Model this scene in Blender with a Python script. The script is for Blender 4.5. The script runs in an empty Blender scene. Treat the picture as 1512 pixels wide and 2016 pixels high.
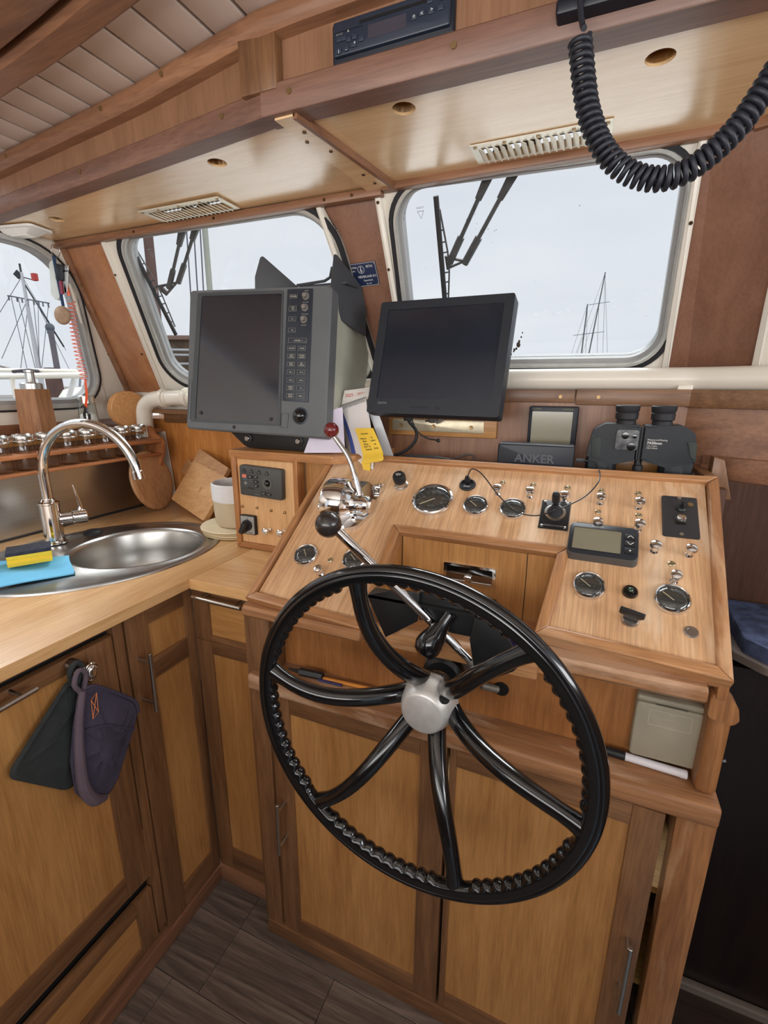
import bpy, bmesh, math, random
from mathutils import Vector, Matrix
random.seed(4)
SC = bpy.context.scene
COL = SC.collection
R = math.radians
PI = math.pi

# ------------------------------------------------------------------ camera, sky, lights, exposure
cam = bpy.data.cameras.new('camera'); camo = bpy.data.objects.new('camera', cam); COL.objects.link(camo)
cam.sensor_fit = 'VERTICAL'; cam.sensor_height = 24.0; cam.lens = 925.0 / 2016.0 * 24.0
cam.clip_start = 0.02; cam.clip_end = 500
pit, yaw, rol = R(14.8), R(22.9), R(0.3)
fw = Vector((-math.sin(yaw) * math.cos(pit), math.cos(yaw) * math.cos(pit), -math.sin(pit)))
r0 = Vector((math.cos(yaw), math.sin(yaw), 0)); u0 = r0.cross(fw)
rr_ = r0 * math.cos(rol) + u0 * math.sin(rol); uu_ = u0 * math.cos(rol) - r0 * math.sin(rol)
camo.matrix_world = Matrix(((rr_.x, uu_.x, -fw.x, 0), (rr_.y, uu_.y, -fw.y, 0), (rr_.z, uu_.z, -fw.z, 1.38), (0, 0, 0, 1)))
SC.camera = camo

w = bpy.data.worlds.new('overcast_sky'); SC.world = w; w.use_nodes = True
nt = w.node_tree; nt.nodes.clear()
wo = nt.nodes.new('ShaderNodeOutputWorld'); bg = nt.nodes.new('ShaderNodeBackground'); bg.inputs['Strength'].default_value = 1.0
tc = nt.nodes.new('ShaderNodeTexCoord'); mp = nt.nodes.new('ShaderNodeMapping'); mp.inputs['Scale'].default_value = (1.2, 1.2, 4)
nz = nt.nodes.new('ShaderNodeTexNoise'); nz.inputs['Scale'].default_value = 1.6; nz.inputs['Detail'].default_value = 4
cr = nt.nodes.new('ShaderNodeValToRGB'); cr.color_ramp.elements[0].position = .3; cr.color_ramp.elements[1].position = .7
cr.color_ramp.elements[0].color = (.78, .80, .88, 1); cr.color_ramp.elements[1].color = (.89, .905, .955, 1)
nt.links.new(tc.outputs['Generated'], mp.inputs[0]); nt.links.new(mp.outputs[0], nz.inputs['Vector'])
nt.links.new(nz.outputs['Fac'], cr.inputs[0]); nt.links.new(cr.outputs[0], bg.inputs['Color']); nt.links.new(bg.outputs[0], wo.inputs['Surface'])

def area(name, loc, target, size, power, col=(1, 1, 1), sy=None):
    l = bpy.data.lights.new(name, 'AREA'); l.shape = 'RECTANGLE'; l.size = size; l.size_y = sy or size; l.energy = power; l.color = col
    o = bpy.data.objects.new(name, l); COL.objects.link(o); o.location = loc
    o.rotation_euler = (Vector(target) - Vector(loc)).to_track_quat('-Z', 'Y').to_euler(); return o
area('aft_fill', (-.3, -1.7, 1.75), (-.5, 1.2, 1.0), 2.4, 15, (1, .97, .93), .8)  # added area lamp behind the camera, stands in for daylight from aft
area('upward_fill', (-.2, -.95, 1.38), (-.2, -.45, 2.38), 1.8, 32, (1, .98, .95), .7)  # added lamp facing up, brightens the ceiling and overhead panels
area('ahead_fill', (-.3, 3.2, 3.6), (-.4, .9, 1.1), 3.0, 170, (.96, .98, 1), 1.2)  # added lamp above the view ahead, brightens the dashboard
area('port_fill', (-2.9, .6, 2.9), (-1.2, .7, .95), 1.8, 45, (.96, .98, 1), .9)  # added lamp outside to port, brightens the worktop
area('starboard_fill', (1.7, .1, 1.5), (-.6, 1.0, 1.6), 1.2, 22, (.97, .98, 1), .6)  # added fill lamp out of view to starboard
SC.view_settings.view_transform = 'Standard'; SC.view_settings.look = 'None'
SC.view_settings.exposure = 0.0; SC.view_settings.gamma = 1.0; SC.view_settings.use_curve_mapping = False

# ------------------------------------------------------------------ materials
def srgb(c):
    return tuple((((v / 255) / 12.92) if v / 255 <= .04045 else (((v / 255) + .055) / 1.055) ** 2.4) for v in c) + (1,)
MATS = {}
def mat(name, col, rough=.5, metal=0, var=.06, vscale=20, coat=0, bump=0, bscale=200, trans=0, ior=1.45, emit=None, spec=.5, aniso=None):
    if name in MATS: return MATS[name]
    m = bpy.data.materials.new(name); m.use_nodes = True; t = m.node_tree; b = t.nodes['Principled BSDF']; c = srgb(col)
    b.inputs['Roughness'].default_value = rough; b.inputs['Metallic'].default_value = metal
    b.inputs['Coat Weight'].default_value = coat; b.inputs['Coat Roughness'].default_value = .1
    b.inputs['Transmission Weight'].default_value = trans; b.inputs['IOR'].default_value = ior; b.inputs['Specular IOR Level'].default_value = spec
    if emit: b.inputs['Emission Color'].default_value = c; b.inputs['Emission Strength'].default_value = emit
    co = t.nodes.new('ShaderNodeTexCoord'); n = t.nodes.new('ShaderNodeTexNoise'); n.inputs['Scale'].default_value = vscale; n.inputs['Detail'].default_value = 5
    src = co.outputs['Object']
    if aniso:
        q = t.nodes.new('ShaderNodeMapping'); q.inputs['Scale'].default_value = aniso; t.links.new(src, q.inputs[0]); src = q.outputs[0]
    t.links.new(src, n.inputs['Vector'])
    rp = t.nodes.new('ShaderNodeValToRGB'); rp.color_ramp.elements[0].position = .3; rp.color_ramp.elements[1].position = .7
    rp.color_ramp.elements[0].color = tuple(v * (1 - var) for v in c[:3]) + (1,); rp.color_ramp.elements[1].color = tuple(min(1, v * (1 + var)) for v in c[:3]) + (1,)
    t.links.new(n.outputs['Fac'], rp.inputs[0]); t.links.new(rp.outputs[0], b.inputs['Base Color'])
    if bump:
        n2 = t.nodes.new('ShaderNodeTexNoise'); n2.inputs['Scale'].default_value = bscale; n2.inputs['Detail'].default_value = 3; t.links.new(src, n2.inputs['Vector'])
        bp = t.nodes.new('ShaderNodeBump'); bp.inputs['Strength'].default_value = bump; bp.inputs['Distance'].default_value = .001
        t.links.new(n2.outputs['Fac'], bp.inputs['Height']); t.links.new(bp.outputs[0], b.inputs['Normal'])
    MATS[name] = m; return m

def wood(name, light, dark, grain='X', rough=.42, coat=.15, wear=None, scale=1.0, contrast=1.0, knots=False, rotx=0, wearamt=.55, wearpos=.56):
    if name in MATS: return MATS[name]
    m = bpy.data.materials.new(name); m.use_nodes = True; t = m.node_tree; b = t.nodes['Principled BSDF']
    b.inputs['Roughness'].default_value = rough; b.inputs['Coat Weight'].default_value = coat; b.inputs['Coat Roughness'].default_value = .25
    N = lambda k: t.nodes.new('ShaderNode' + k)
    co = N('TexCoord'); cs = co.outputs['Object']
    if rotx:
        rq = N('Mapping'); rq.inputs['Rotation'].default_value = (R(rotx), 0, 0); t.links.new(cs, rq.inputs[0]); cs = rq.outputs[0]
    def noise(al, ac, det=6, dist=0.0, rough_=.6):
        q = N('Mapping'); s = [ac * scale] * 3; s['XYZ'.index(grain)] = al * scale; q.inputs['Scale'].default_value = s
        t.links.new(cs, q.inputs[0])
        n = N('TexNoise'); n.inputs['Scale'].default_value = 1; n.inputs['Detail'].default_value = det; n.inputs['Distortion'].default_value = dist; n.inputs['Roughness'].default_value = rough_
        t.links.new(q.outputs[0], n.inputs['Vector']); return n
    a = noise(1.6, 16, 6, 1.2 if not knots else 2.5); f = noise(9, 330, 3); p = noise(14, 160, 3)
    r1 = N('ValToRGB'); r1.color_ramp.elements[0].position = .33; r1.color_ramp.elements[1].position = .68
    L, D = srgb(light), srgb(dark)
    r1.color_ramp.elements[0].color = D; r1.color_ramp.elements[1].color = L
    t.links.new(a.outputs['Fac'], r1.inputs[0])
    r2 = N('ValToRGB'); r2.color_ramp.elements[0].position = .38; r2.color_ramp.elements[1].position = .58
    k = max(0, .62 + .38 * (1 - contrast)); r2.color_ramp.elements[0].color = (k, k * .95, k * .9, 1); r2.color_ramp.elements[1].color = (1, 1, 1, 1)
    mx0 = N('Math'); mx0.operation = 'ADD'; t.links.new(f.outputs['Fac'], mx0.inputs[0]); t.links.new(p.outputs['Fac'], mx0.inputs[1])
    mx1 = N('Math'); mx1.operation = 'MULTIPLY'; mx1.inputs[1].default_value = .5; t.links.new(mx0.outputs[0], mx1.inputs[0])
    t.links.new(mx1.outputs[0], r2.inputs[0])
    mx = N('Mix'); mx.data_type = 'RGBA'; mx.blend_type = 'MULTIPLY'; mx.inputs[0].default_value = .8
    t.links.new(r1.outputs[0], mx.inputs[6]); t.links.new(r2.outputs[0], mx.inputs[7]); out = mx.outputs[2]
    if wear:
        wn = noise(2.5, 9, 6, .6); wr = N('ValToRGB'); wr.color_ramp.elements[0].position = wearpos; wr.color_ramp.elements[1].position = wearpos + .1
        t.links.new(wn.outputs['Fac'], wr.inputs[0])
        m2 = N('Mix'); m2.data_type = 'RGBA'; m2.inputs[7].default_value = srgb(wear); sc = N('Math'); sc.operation = 'MULTIPLY'; sc.inputs[1].default_value = wearamt
        t.links.new(wr.outputs[0], sc.inputs[0]); t.links.new(sc.outputs[0], m2.inputs[0]); t.links.new(out, m2.inputs[6]); out = m2.outputs[2]
    t.links.new(out, b.inputs['Base Color'])
    bp = N('Bump'); bp.inputs['Strength'].default_value = .25; bp.inputs['Distance'].default_value = .0006
    t.links.new(mx1.outputs[0], bp.inputs['Height']); t.links.new(bp.outputs[0], b.inputs['Normal'])
    MATS[name] = m; return m

def panelwood(g): return wood('oak_panel_' + g, (196, 144, 86), (172, 120, 66), g, .38, .2, contrast=.7)
def darkwood(g): return wood('oak_frame_' + g, (146, 104, 68), (108, 74, 48), g, .42, .15, contrast=1)
def teak(g): return wood('teak_' + g, (160, 114, 82), (122, 82, 60), g, .45, .15, contrast=.8)
def ledgewood(g): return wood('worn_oak_' + g, (174, 124, 82), (136, 92, 60), g, .55, .0, wear=(206, 174, 144), wearamt=.7, wearpos=.5)
def dashtrim(g): return wood('dash_trim_' + g, (198, 146, 98), (158, 108, 68), g, .4, .2, wear=(212, 175, 138), rotx=-35 if g == 'Y' else 0)
DASH = wood('dash_veneer', (221, 181, 140), (204, 158, 114), 'Y', .42, .15, contrast=.9, rotx=-35, wear=(226, 202, 174), wearamt=.6, wearpos=.53)
COUNTER = wood('counter_veneer', (224, 172, 112), (196, 140, 82), 'Y', .32, .3, contrast=.5)
OVERHEAD = wood('overhead_veneer', (242, 208, 162), (230, 190, 140), 'X', .22, 1.0, contrast=.3)
BEAMW = wood('beam_dark', (136, 98, 80), (106, 74, 62), 'X', .45, .15, contrast=.8)
FASCIA = wood('fascia_veneer', (152, 112, 84), (136, 98, 73), 'Z', .42, .15, contrast=.5)
MAHOG = wood('pillar_mahogany', (142, 102, 82), (128, 90, 72), 'Z', .4, .2, contrast=.4)
CORNERW = wood('corner_pillar_wood', (186, 132, 92), (166, 112, 76), 'Z', .4, .2, contrast=.4)
ENDW = wood('galley_end_veneer', (214, 146, 78), (178, 108, 50), 'Z', .35, .3, contrast=.8)
BOXFACE = wood('switchbox_veneer', (226, 182, 132), (212, 164, 112), 'Z', .45, .1, contrast=.5)
BAMBOO = wood('bamboo', (208, 160, 106), (186, 134, 82), 'X', .5, .05, contrast=.6)
BLOCKW = wood('acacia_block', (178, 128, 82), (140, 92, 56), 'Z', .5, .05)
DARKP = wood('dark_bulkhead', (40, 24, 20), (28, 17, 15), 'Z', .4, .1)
FLOORW = wood('grey_vinyl_plank', (140, 124, 112), (70, 60, 56), 'X', .5, 0, contrast=1.1, knots=True, scale=.8)
WHITE = mat('white_gelcoat', (226, 220, 208), .35, var=.03, vscale=6, coat=.2)
PIPEW = mat('white_pipe_plastic', (222, 214, 200), .35, var=.04, vscale=8, coat=.2)
PLANK = mat('white_ceiling_board', (216, 202, 192), .5, var=.03, vscale=12)
GROOVE = mat('ceiling_groove', (120, 112, 106), .8)
RUBBER = mat('black_rubber', (34, 34, 38), .6, bump=.2)
ALU = mat('window_aluminium', (190, 190, 186), .4, .4, vscale=60)
CHROME = mat('chrome', (225, 225, 225), .07, 1, var=.01)
STEEL = mat('brushed_steel', (188, 186, 182), .3, 1, var=.08, vscale=1, aniso=(4, 4, 300))
SINKS = mat('sink_steel', (176, 174, 170), .3, 1, var=.05, vscale=6)
HANDLE = mat('satin_nickel', (190, 186, 180), .28, 1, var=.02)
GLASS = None
def glass(name, tint=(255, 255, 255), rough=0.0, mixf=.06):
    if name in MATS: return MATS[name]
    m = bpy.data.materials.new(name); m.use_nodes = True; t = m.node_tree; t.nodes.clear()
    o = t.nodes.new('ShaderNodeOutputMaterial'); tr = t.nodes.new('ShaderNodeBsdfTransparent'); gl = t.nodes.new('ShaderNodeBsdfGlossy'); mx = t.nodes.new('ShaderNodeMixShader'); fr = t.nodes.new('ShaderNodeFresnel')
    tr.inputs[0].default_value = srgb(tint); gl.inputs['Roughness'].default_value = rough; fr.inputs[0].default_value = 1.45
    ge = t.nodes.new('ShaderNodeNewGeometry'); iv = t.nodes.new('ShaderNodeMath'); iv.operation = 'SUBTRACT'; iv.inputs[0].default_value = 1.0; t.links.new(ge.outputs['Backfacing'], iv.inputs[1])
    ml = t.nodes.new('ShaderNodeMath'); ml.operation = 'MULTIPLY'; t.links.new(fr.outputs[0], ml.inputs[0]); t.links.new(iv.outputs[0], ml.inputs[1])
    t.links.new(ml.outputs[0], mx.inputs[0]); t.links.new(tr.outputs[0], mx.inputs[1]); t.links.new(gl.outputs[0], mx.inputs[2]); t.links.new(mx.outputs[0], o.inputs[0])
    MATS[name] = m; return m
def edgeglass(name, edge, center=(252, 252, 252), gl_=.10):
    m = glass(name, center, .03); t = m.node_tree; tr = [n for n in t.nodes if n.bl_idname == 'ShaderNodeBsdfTransparent'][0]; mx = [n for n in t.nodes if n.bl_idname == 'ShaderNodeMixShader'][0]
    lw = t.nodes.new('ShaderNodeLayerWeight'); lw.inputs[0].default_value = .35; rp = t.nodes.new('ShaderNodeValToRGB'); rp.color_ramp.elements[0].position = .45; rp.color_ramp.elements[0].color = srgb(center); rp.color_ramp.elements[1].position = .95; rp.color_ramp.elements[1].color = srgb(edge)
    t.links.new(lw.outputs['Facing'], rp.inputs[0]); t.links.new(rp.outputs[0], tr.inputs[0])
    ad = t.nodes.new('ShaderNodeMath'); ad.operation = 'ADD'; ad.inputs[1].default_value = gl_; ad.use_clamp = True; src = mx.inputs[0].links[0].from_socket; t.links.new(src, ad.inputs[0]); t.links.new(ad.outputs[0], mx.inputs[0]); return m
PANE = glass('window_glass', (250, 252, 252)); CLEAR = edgeglass('clear_glass', (168, 174, 172), (248, 250, 249), .02); GAUGEGLASS = edgeglass('gauge_glass', (225, 228, 228), (235, 238, 238), .06)
BLK = mat('black_plastic', (30, 31, 34), .45, bump=.1, bscale=900); BLKG = mat('black_gloss_enamel', (14, 15, 17), .14, coat=.6, var=.1); BLKM = mat('matt_black_steel', (26, 27, 28), .38, var=.15, vscale=30)
NAVY = mat('navy_black_plastic', (24, 28, 38), .4, bump=.1, bscale=900)
RADG = mat('radar_grey_plastic', (92, 95, 97), .5, bump=.15, bscale=1500); RADS = mat('radar_side_paint', (172, 173, 158), .5, bump=.15, bscale=1200); RADD = mat('radar_keypad', (40, 46, 56), .45)
SCRN = mat('crt_glass', (30, 30, 40), .12, coat=.8, var=.2, vscale=4); MONG = mat('monitor_panel', (30, 37, 48), .2, coat=.3, var=.15, vscale=5); MONB = mat('monitor_bezel', (36, 41, 48), .42)
TEXTW = mat('printed_white', (210, 210, 205), .5); TEXTG = mat('printed_grey', (120, 122, 124), .5); PAPER = mat('paper_white', (226, 222, 220), .7, var=.03)
LCD = mat('lcd_olive', (120, 116, 98), .25, coat=.5, var=.03); LCDB = mat('lcd_bronze', (140, 134, 112), .2, coat=.5, var=.05)
BEIGE = mat('beige_plastic', (160, 152, 132), .5, bump=.1, bscale=900)
BRASS = mat('brass', (150, 124, 86), .42, .8); LAMPM = mat('lamp_ring_metal', (206, 196, 168), .22, 1)
HOLE = mat('dark_hole', (12, 10, 9), .8)
CAST = mat('grey_cast_metal', (122, 116, 108), .5, .4, var=.25, vscale=40, bump=.4, bscale=150)
HUBM = mat('worn_aluminium_hub', (206, 204, 200), .42, .55, var=.08, vscale=60)
RED = mat('oxblood_plastic', (104, 28, 30), .25, coat=.5, var=.08, vscale=30)

# ------------------------------------------------------------------ geometry helpers
def T(o, x, y, z=None):
    x, y = Vector(x).normalized(), Vector(y).normalized(); z = Vector(z).normalized() if z else x.cross(y).normalized()
    return Matrix(((x.x, y.x, z.x, o[0]), (x.y, y.y, z.y, o[1]), (x.z, y.z, z.z, o[2]), (0, 0, 0, 1)))
I4 = Matrix.Identity(4)
def axisM(p, d):
    return Matrix.Translation(Vector(p)) @ Vector(d).to_track_quat('Z', 'Y').to_matrix().to_4x4()
def rpoly(pts, r, n=5):
    out = []; k = len(pts); rs = r if isinstance(r, (list, tuple)) else [r] * k
    for i in range(k):
        p = Vector(pts[i][:2]); a = (Vector(pts[i - 1][:2]) - p); c = (Vector(pts[(i + 1) % k][:2]) - p); r_ = rs[i]
        la, lc = a.length, c.length; a.normalize(); c.normalize(); ang = a.angle(c)
        d = min(r_ / math.tan(ang / 2), la * .49, lc * .49); r2 = d * math.tan(ang / 2)
        if r_ <= 0: out += [tuple(p)] * (n + 1); continue
        bis = (a + c).normalized(); ce = p + bis * (r2 / math.sin(ang / 2)); s = p + a * d - ce; e = p + c * d - ce
        a0 = math.atan2(s.y, s.x); a1 = math.atan2(e.y, e.x); da = (a1 - a0 + PI) % (2 * PI) - PI
        for j in range(n + 1):
            t = a0 + da * j / n; out.append((ce.x + r2 * math.cos(t), ce.y + r2 * math.sin(t)))
    return out
def rect(x0, y0, x1, y1, r=0, n=4):
    p = [(x0, y0), (x1, y0), (x1, y1), (x0, y1)]; return rpoly(p, r, n) if r else p
def circ(cx, cy, r, n=32, ry=None):
    return [(cx + r * math.cos(2 * PI * i / n), cy + (ry or r) * math.sin(2 * PI * i / n)) for i in range(n)]

class G:
    def __init__(s, M=None): s.bm = bmesh.new(); s.M = M or I4
    def _t(s, b, M=None):
        b.transform(s.M @ (M or I4)); me = bpy.data.meshes.new('t'); b.to_mesh(me); s.bm.from_mesh(me); bpy.data.meshes.remove(me); b.free(); return s
    def box(s, lo, hi, bev=0, M=None, seg=2):
        b = bmesh.new(); bmesh.ops.create_cube(b, size=1)
        for v in b.verts: v.co = Vector([(lo[i] + hi[i]) / 2 + v.co[i] * (hi[i] - lo[i]) for i in range(3)])
        if bev: bmesh.ops.bevel(b, geom=b.edges[:], offset=bev, segments=seg, profile=.5, affect='EDGES')
        return s._t(b, M)
    def prism(s, poly, z0, z1, bev=0, M=None, top=None, seg=2):
        b = bmesh.new(); pts = []
        for p in poly:
            if not pts or (Vector(p[:2]) - Vector(pts[-1][:2])).length > 1e-6: pts.append(p)
        top = top or pts
        f0 = [b.verts.new((p[0], p[1], z0)) for p in pts]; f1 = [b.verts.new((p[0], p[1], z1)) for p in top]; n = len(pts)
        b.faces.new(list(reversed(f0))); tf = b.faces.new(f1)
        for i in range(n): b.faces.new((f0[i], f0[(i + 1) % n], f1[(i + 1) % n], f1[i]))
        if bev: bmesh.ops.bevel(b, geom=list(tf.edges), offset=bev, segments=seg, profile=.5, affect='EDGES')
        return s._t(b, M)
    def ring(s, outer, inner, z0, z1, M=None, zin=None):
        b = bmesh.new(); n = len(outer); zi = z1 if zin is None else zin
        A = [b.verts.new((p[0], p[1], z0)) for p in outer]; B = [b.verts.new((p[0], p[1], z1)) for p in outer]
        Cc = [b.verts.new((p[0], p[1], zi)) for p in inner]; D = [b.verts.new((p[0], p[1], z0)) for p in inner]
        for i in range(n):
            j = (i + 1) % n
            for P, Q in ((A, B), (B, Cc), (Cc, D), (D, A)): b.faces.new((P[i], P[j], Q[j], Q[i]))
        bmesh.ops.remove_doubles(b, verts=b.verts[:], dist=1e-6)
        return s._t(b, M)
    def lathe(s, prof, M=None, n=24, sx=1, sy=1, caps=True):
        b = bmesh.new(); rows = []
        for r, z in prof:
            if r <= 1e-6: rows.append([b.verts.new((0, 0, z))])
            else: rows.append([b.verts.new((r * sx * math.cos(2 * PI * i / n), r * sy * math.sin(2 * PI * i / n), z)) for i in range(n)])
        for a, c in zip(rows, rows[1:]):
            for i in range(n):
                j = (i + 1) % n
                q = [a[i % len(a)], a[j % len(a)], c[j % len(c)], c[i % len(c)]]; u = []
                for v in q:
                    if v not in u: u.append(v)
                if len(u) > 2: b.faces.new(u)
        if caps and len(rows[0]) > 1: b.faces.new(rows[0])
        if caps and len(rows[-1]) > 1: b.faces.new(rows[-1])
        return s._t(b, M)
    def cyl(s, p0, p1, r, r1=None, n=16, bev=0):
        p0, p1 = Vector(p0), Vector(p1); L = (p1 - p0).length; r1 = r if r1 is None else r1
        pr = [(r, 0), (r1, L)] if not bev else [(r - bev, 0), (r, bev), (r1, L - bev), (r1 - bev, L)]
        return s.lathe(pr, axisM(p0, p1 - p0), n)
    def tube(s, pts, r, n=8, closed=False, M=None):
        P = [Vector(p) for p in pts]; k = len(P); b = bmesh.new(); rings = []; up = None
        for i in range(k):
            if closed: d = P[(i + 1) % k] - P[i - 1]
            else: d = P[min(i + 1, k - 1)] - P[max(i - 1, 0)]
            d.normalize()
            if up is None:
                up = Vector((0, 0, 1)) if abs(d.z) < .9 else Vector((1, 0, 0))
            up = (up - d * up.dot(d)).normalized(); sd = d.cross(up); ri = r[i] if isinstance(r, (list, tuple)) else r
            rings.append([b.verts.new(P[i] + (up * math.cos(2 * PI * j / n) + sd * math.sin(2 * PI * j / n)) * ri) for j in range(n)])
        for i in range(k if closed else k - 1):
            a, c = rings[i], rings[(i + 1) % k]
            for j in range(n): b.faces.new((a[j], a[(j + 1) % n], c[(j + 1) % n], c[j]))
        if not closed: b.faces.new(rings[0][::-1]); b.faces.new(rings[-1])
        return s._t(b, M)
    def ball(s, c, r, sx=1, sy=1, sz=1, M=None, n=20):
        b = bmesh.new(); bmesh.ops.create_uvsphere(b, u_segments=n, v_segments=n // 2 + 2, radius=r)
        for v in b.verts: v.co = Vector((v.co.x * sx + c[0], v.co.y * sy + c[1], v.co.z * sz + c[2]))
        return s._t(b, M)
    def grid(s, fn, nu, nv, thick=0, M=None):
        b = bmesh.new(); vs = [[b.verts.new(fn(i / nu, j / nv)) for j in range(nv + 1)] for i in range(nu + 1)]
        for i in range(nu):
            for j in range(nv): b.faces.new((vs[i][j], vs[i + 1][j], vs[i + 1][j + 1], vs[i][j + 1]))
        if thick:
            bmesh.ops.recalc_face_normals(b, faces=b.faces[:]); bmesh.ops.solidify(b, geom=b.faces[:], thickness=thick)
        return s._t(b, M)

def smooth(tot, it=4):
    """Catmull-Rom resample of a point list"""
    P = [Vector(p) for p in tot]; out = []
    for i in range(len(P) - 1):
        a = P[i - 1] if i else P[0] * 2 - P[1]; b, c = P[i], P[i + 1]; d = P[i + 2] if i + 2 < len(P) else c * 2 - b
        for k in range(it):
            t = k / it; out.append(.5 * ((2 * b) + (c - a) * t + (2 * a - 5 * b + 4 * c - d) * t * t + (3 * b - a - 3 * c + d) * t ** 3))
    out.append(P[-1]); return out

def props(o, label=None, cat=None, group=None, kind=None):
    for k, v in (('label', label), ('category', cat), ('group', group), ('kind', kind)):
        if v: o[k] = v
    return o
def root(name, loc, label=None, cat=None, group=None, kind=None):
    o = bpy.data.objects.new(name, None); COL.objects.link(o); o.location = loc; o.empty_display_size = .02
    return props(o, label, cat, group, kind)
WLOC = {}
def wloc(o):
    l = Vector(o.location)
    while o.parent: o = o.parent; l += o.location
    return l
def build(name, g, m, parent=None, loc=None, label=None, cat=None, group=None, kind=None, ang=35, mats=None):
    bm = g.bm; bmesh.ops.recalc_face_normals(bm, faces=bm.faces[:])
    if parent is not None:
        base = wloc(parent); l = (0, 0, 0)
        if loc is None: off = base
        else: off = Vector(loc); l = off - base
    else: off = Vector(loc or (0, 0, 0)); l = off
    bmesh.ops.translate(bm, verts=bm.verts[:], vec=-off)
    ca = R(ang)
    for f in bm.faces: f.smooth = True
    for e in bm.edges:
        if len(e.link_faces) == 2 and e.calc_face_angle(0) > ca: e.smooth = False
    me = bpy.data.meshes.new(name); bm.to_mesh(me); bm.free()
    me.materials.append(m)
    o = bpy.data.objects.new(name, me); COL.objects.link(o); o.parent = parent; o.location = l
    return props(o, label, cat, group, kind)
def struct(name, g, m, parent=None, **k): return build(name, g, m, parent, kind='structure' if parent is None else None, **k)
def copy_tree(o, parent=None):
    c = o.copy(); COL.objects.link(c); c.parent = parent
    for ch in list(o.children): copy_tree(ch, c)
    return c
def text(name, s, size, M, m, parent, align='CENTER', depth=.0002, label=None, xs=1.0, bold=0.0):
    cu = bpy.data.curves.new('txt', 'FONT'); cu.body = s; cu.size = size; cu.align_x = align; cu.align_y = 'CENTER'; cu.extrude = depth; cu.resolution_u = 2; cu.offset = bold
    o = bpy.data.objects.new('txt', cu); COL.objects.link(o)
    me = bpy.data.meshes.new_from_object(o); bpy.data.objects.remove(o); bpy.data.curves.remove(cu)
    me.transform(Matrix.Diagonal((xs, 1, 1, 1))); me.transform(M); me.transform(Matrix.Translation(-wloc(parent))); me.name = name
    me.materials.clear(); me.materials.append(m); ob = bpy.data.objects.new(name, me); COL.objects.link(ob); ob.parent = parent
    return props(ob, label)
def at(M, x, y, z=0): return M @ Matrix.Translation((x, y, z))
def mv(M, x, y, z=0): return tuple(M @ Vector((x, y, z)))

# reference frames of the slanted surfaces
ca_, sa_ = math.cos(R(35)), math.sin(R(35))
PANEL = T((0, .72, .985), (1, 0, 0), (0, ca_, sa_))                    # dashboard: x to starboard, y up the slope, z out of it
WSF = T((0, 1.30, 1.43), (1, 0, 0), (0, -.5111, .8595))                # windscreen, z towards the cabin
SWF = T((-1.657, 0, 1.353), (0, 1, 0), (.2529, 0, .9675))              # port side window wall, x forward
FX = lambda Y: T((0, Y, 0), (1, 0, 0), (0, 0, 1))                      # vertical face looking aft (x, z), z-axis towards the viewer
FY = lambda X_: T((X_, 0, 0), (0, 1, 0), (0, 0, 1))                    # vertical face looking to starboard (y, z)

# ================================================================== ROOM SHELL
def lerp(tab, x):
    if x <= tab[0][0]: return tab[0][1]
    for (a, b), (c, d) in zip(tab, tab[1:]):
        if x <= c: return b + (d - b) * (x - a) / (c - a)
    return tab[-1][1]
YB = [(-1.62, .885), (-1.43, .863), (-.8, .787), (-.53, .752), (.2, .752), (1.3, .80)]     # plan line of the roof coaming
ZC = [(-1.62, 1.912), (-.85, 1.918), (-.46, 1.936), (0, 1.942), (1.3, 1.93)]               # ceiling camber
def sweepx(g, prof, x0, x1, n=28, dy=0, dz=0, flat=False):
    b = bmesh.new(); rows = []
    for i in range(n + 1):
        x = x0 + (x1 - x0) * i / n; y = lerp(YB, x) + dy; z = (0 if flat else lerp(ZC, x)) + dz
        rows.append([b.verts.new((x, y + p[0], z + p[1])) for p in prof])
    k = len(prof)
    for a, c in zip(rows, rows[1:]):
        for j in range(k): b.faces.new((a[j], a[(j + 1) % k], c[(j + 1) % k], c[j]))
    b.faces.new(rows[0]); b.faces.new(rows[-1]); return g._t(b)
def cut(o, g):
    me = bpy.data.meshes.new('c'); bmesh.ops.recalc_face_normals(g.bm, faces=g.bm.faces[:]); g.bm.to_mesh(me); g.bm.free()
    c = bpy.data.objects.new('c', me); COL.objects.link(c); md = o.modifiers.new('b', 'BOOLEAN'); md.operation = 'DIFFERENCE'; md.solver = 'EXACT'; md.object = c
    bpy.context.view_layer.update(); dg = bpy.context.evaluated_depsgraph_get(); nm = bpy.data.meshes.new_from_object(o.evaluated_get(dg))
    o.modifiers.clear(); o.data = nm; nm.name = o.name; bpy.data.objects.remove(c)

# ---- ceiling
ceil = build('ceiling', sweepx(G(), [(-1.35, .012), (.06, .012), (.06, .03), (-1.35, .03)], -1.62, 1.3), GROOVE, kind='structure')
bd = None
for k in range(41):
    xc = 1.26 - .0705 * k - .0103; a = lerp(ZC, xc - .0352); c = lerp(ZC, xc + .0352)
    if bd is None:
        g = G(); g.box((-.0325, -1.3, 0), (.0325, .04, .011), .003); bd = build('ceiling_board', g, PLANK, ceil)
        o = bd
    else: o = bd.copy(); COL.objects.link(o)
    o.parent = ceil; o.location = (xc, lerp(YB, xc), (a + c) / 2); o.rotation_euler = (0, -math.atan2(c - a, .0705), 0)
g = G(); sweepx(g, [(-.147, .02), (-.147, -.026), (-.155, -.032), (-.19, -.032), (-.198, -.026), (-.198, .02)], -1.62, 1.3); build('beam', g, teak('X'), ceil)
g = G(); sweepx(g, [(-.200, .02), (-.200, -.012), (-.212, -.012), (-.212, .02)], -1.62, 1.3); build('groove_strip', g, HOLE, ceil)
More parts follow.
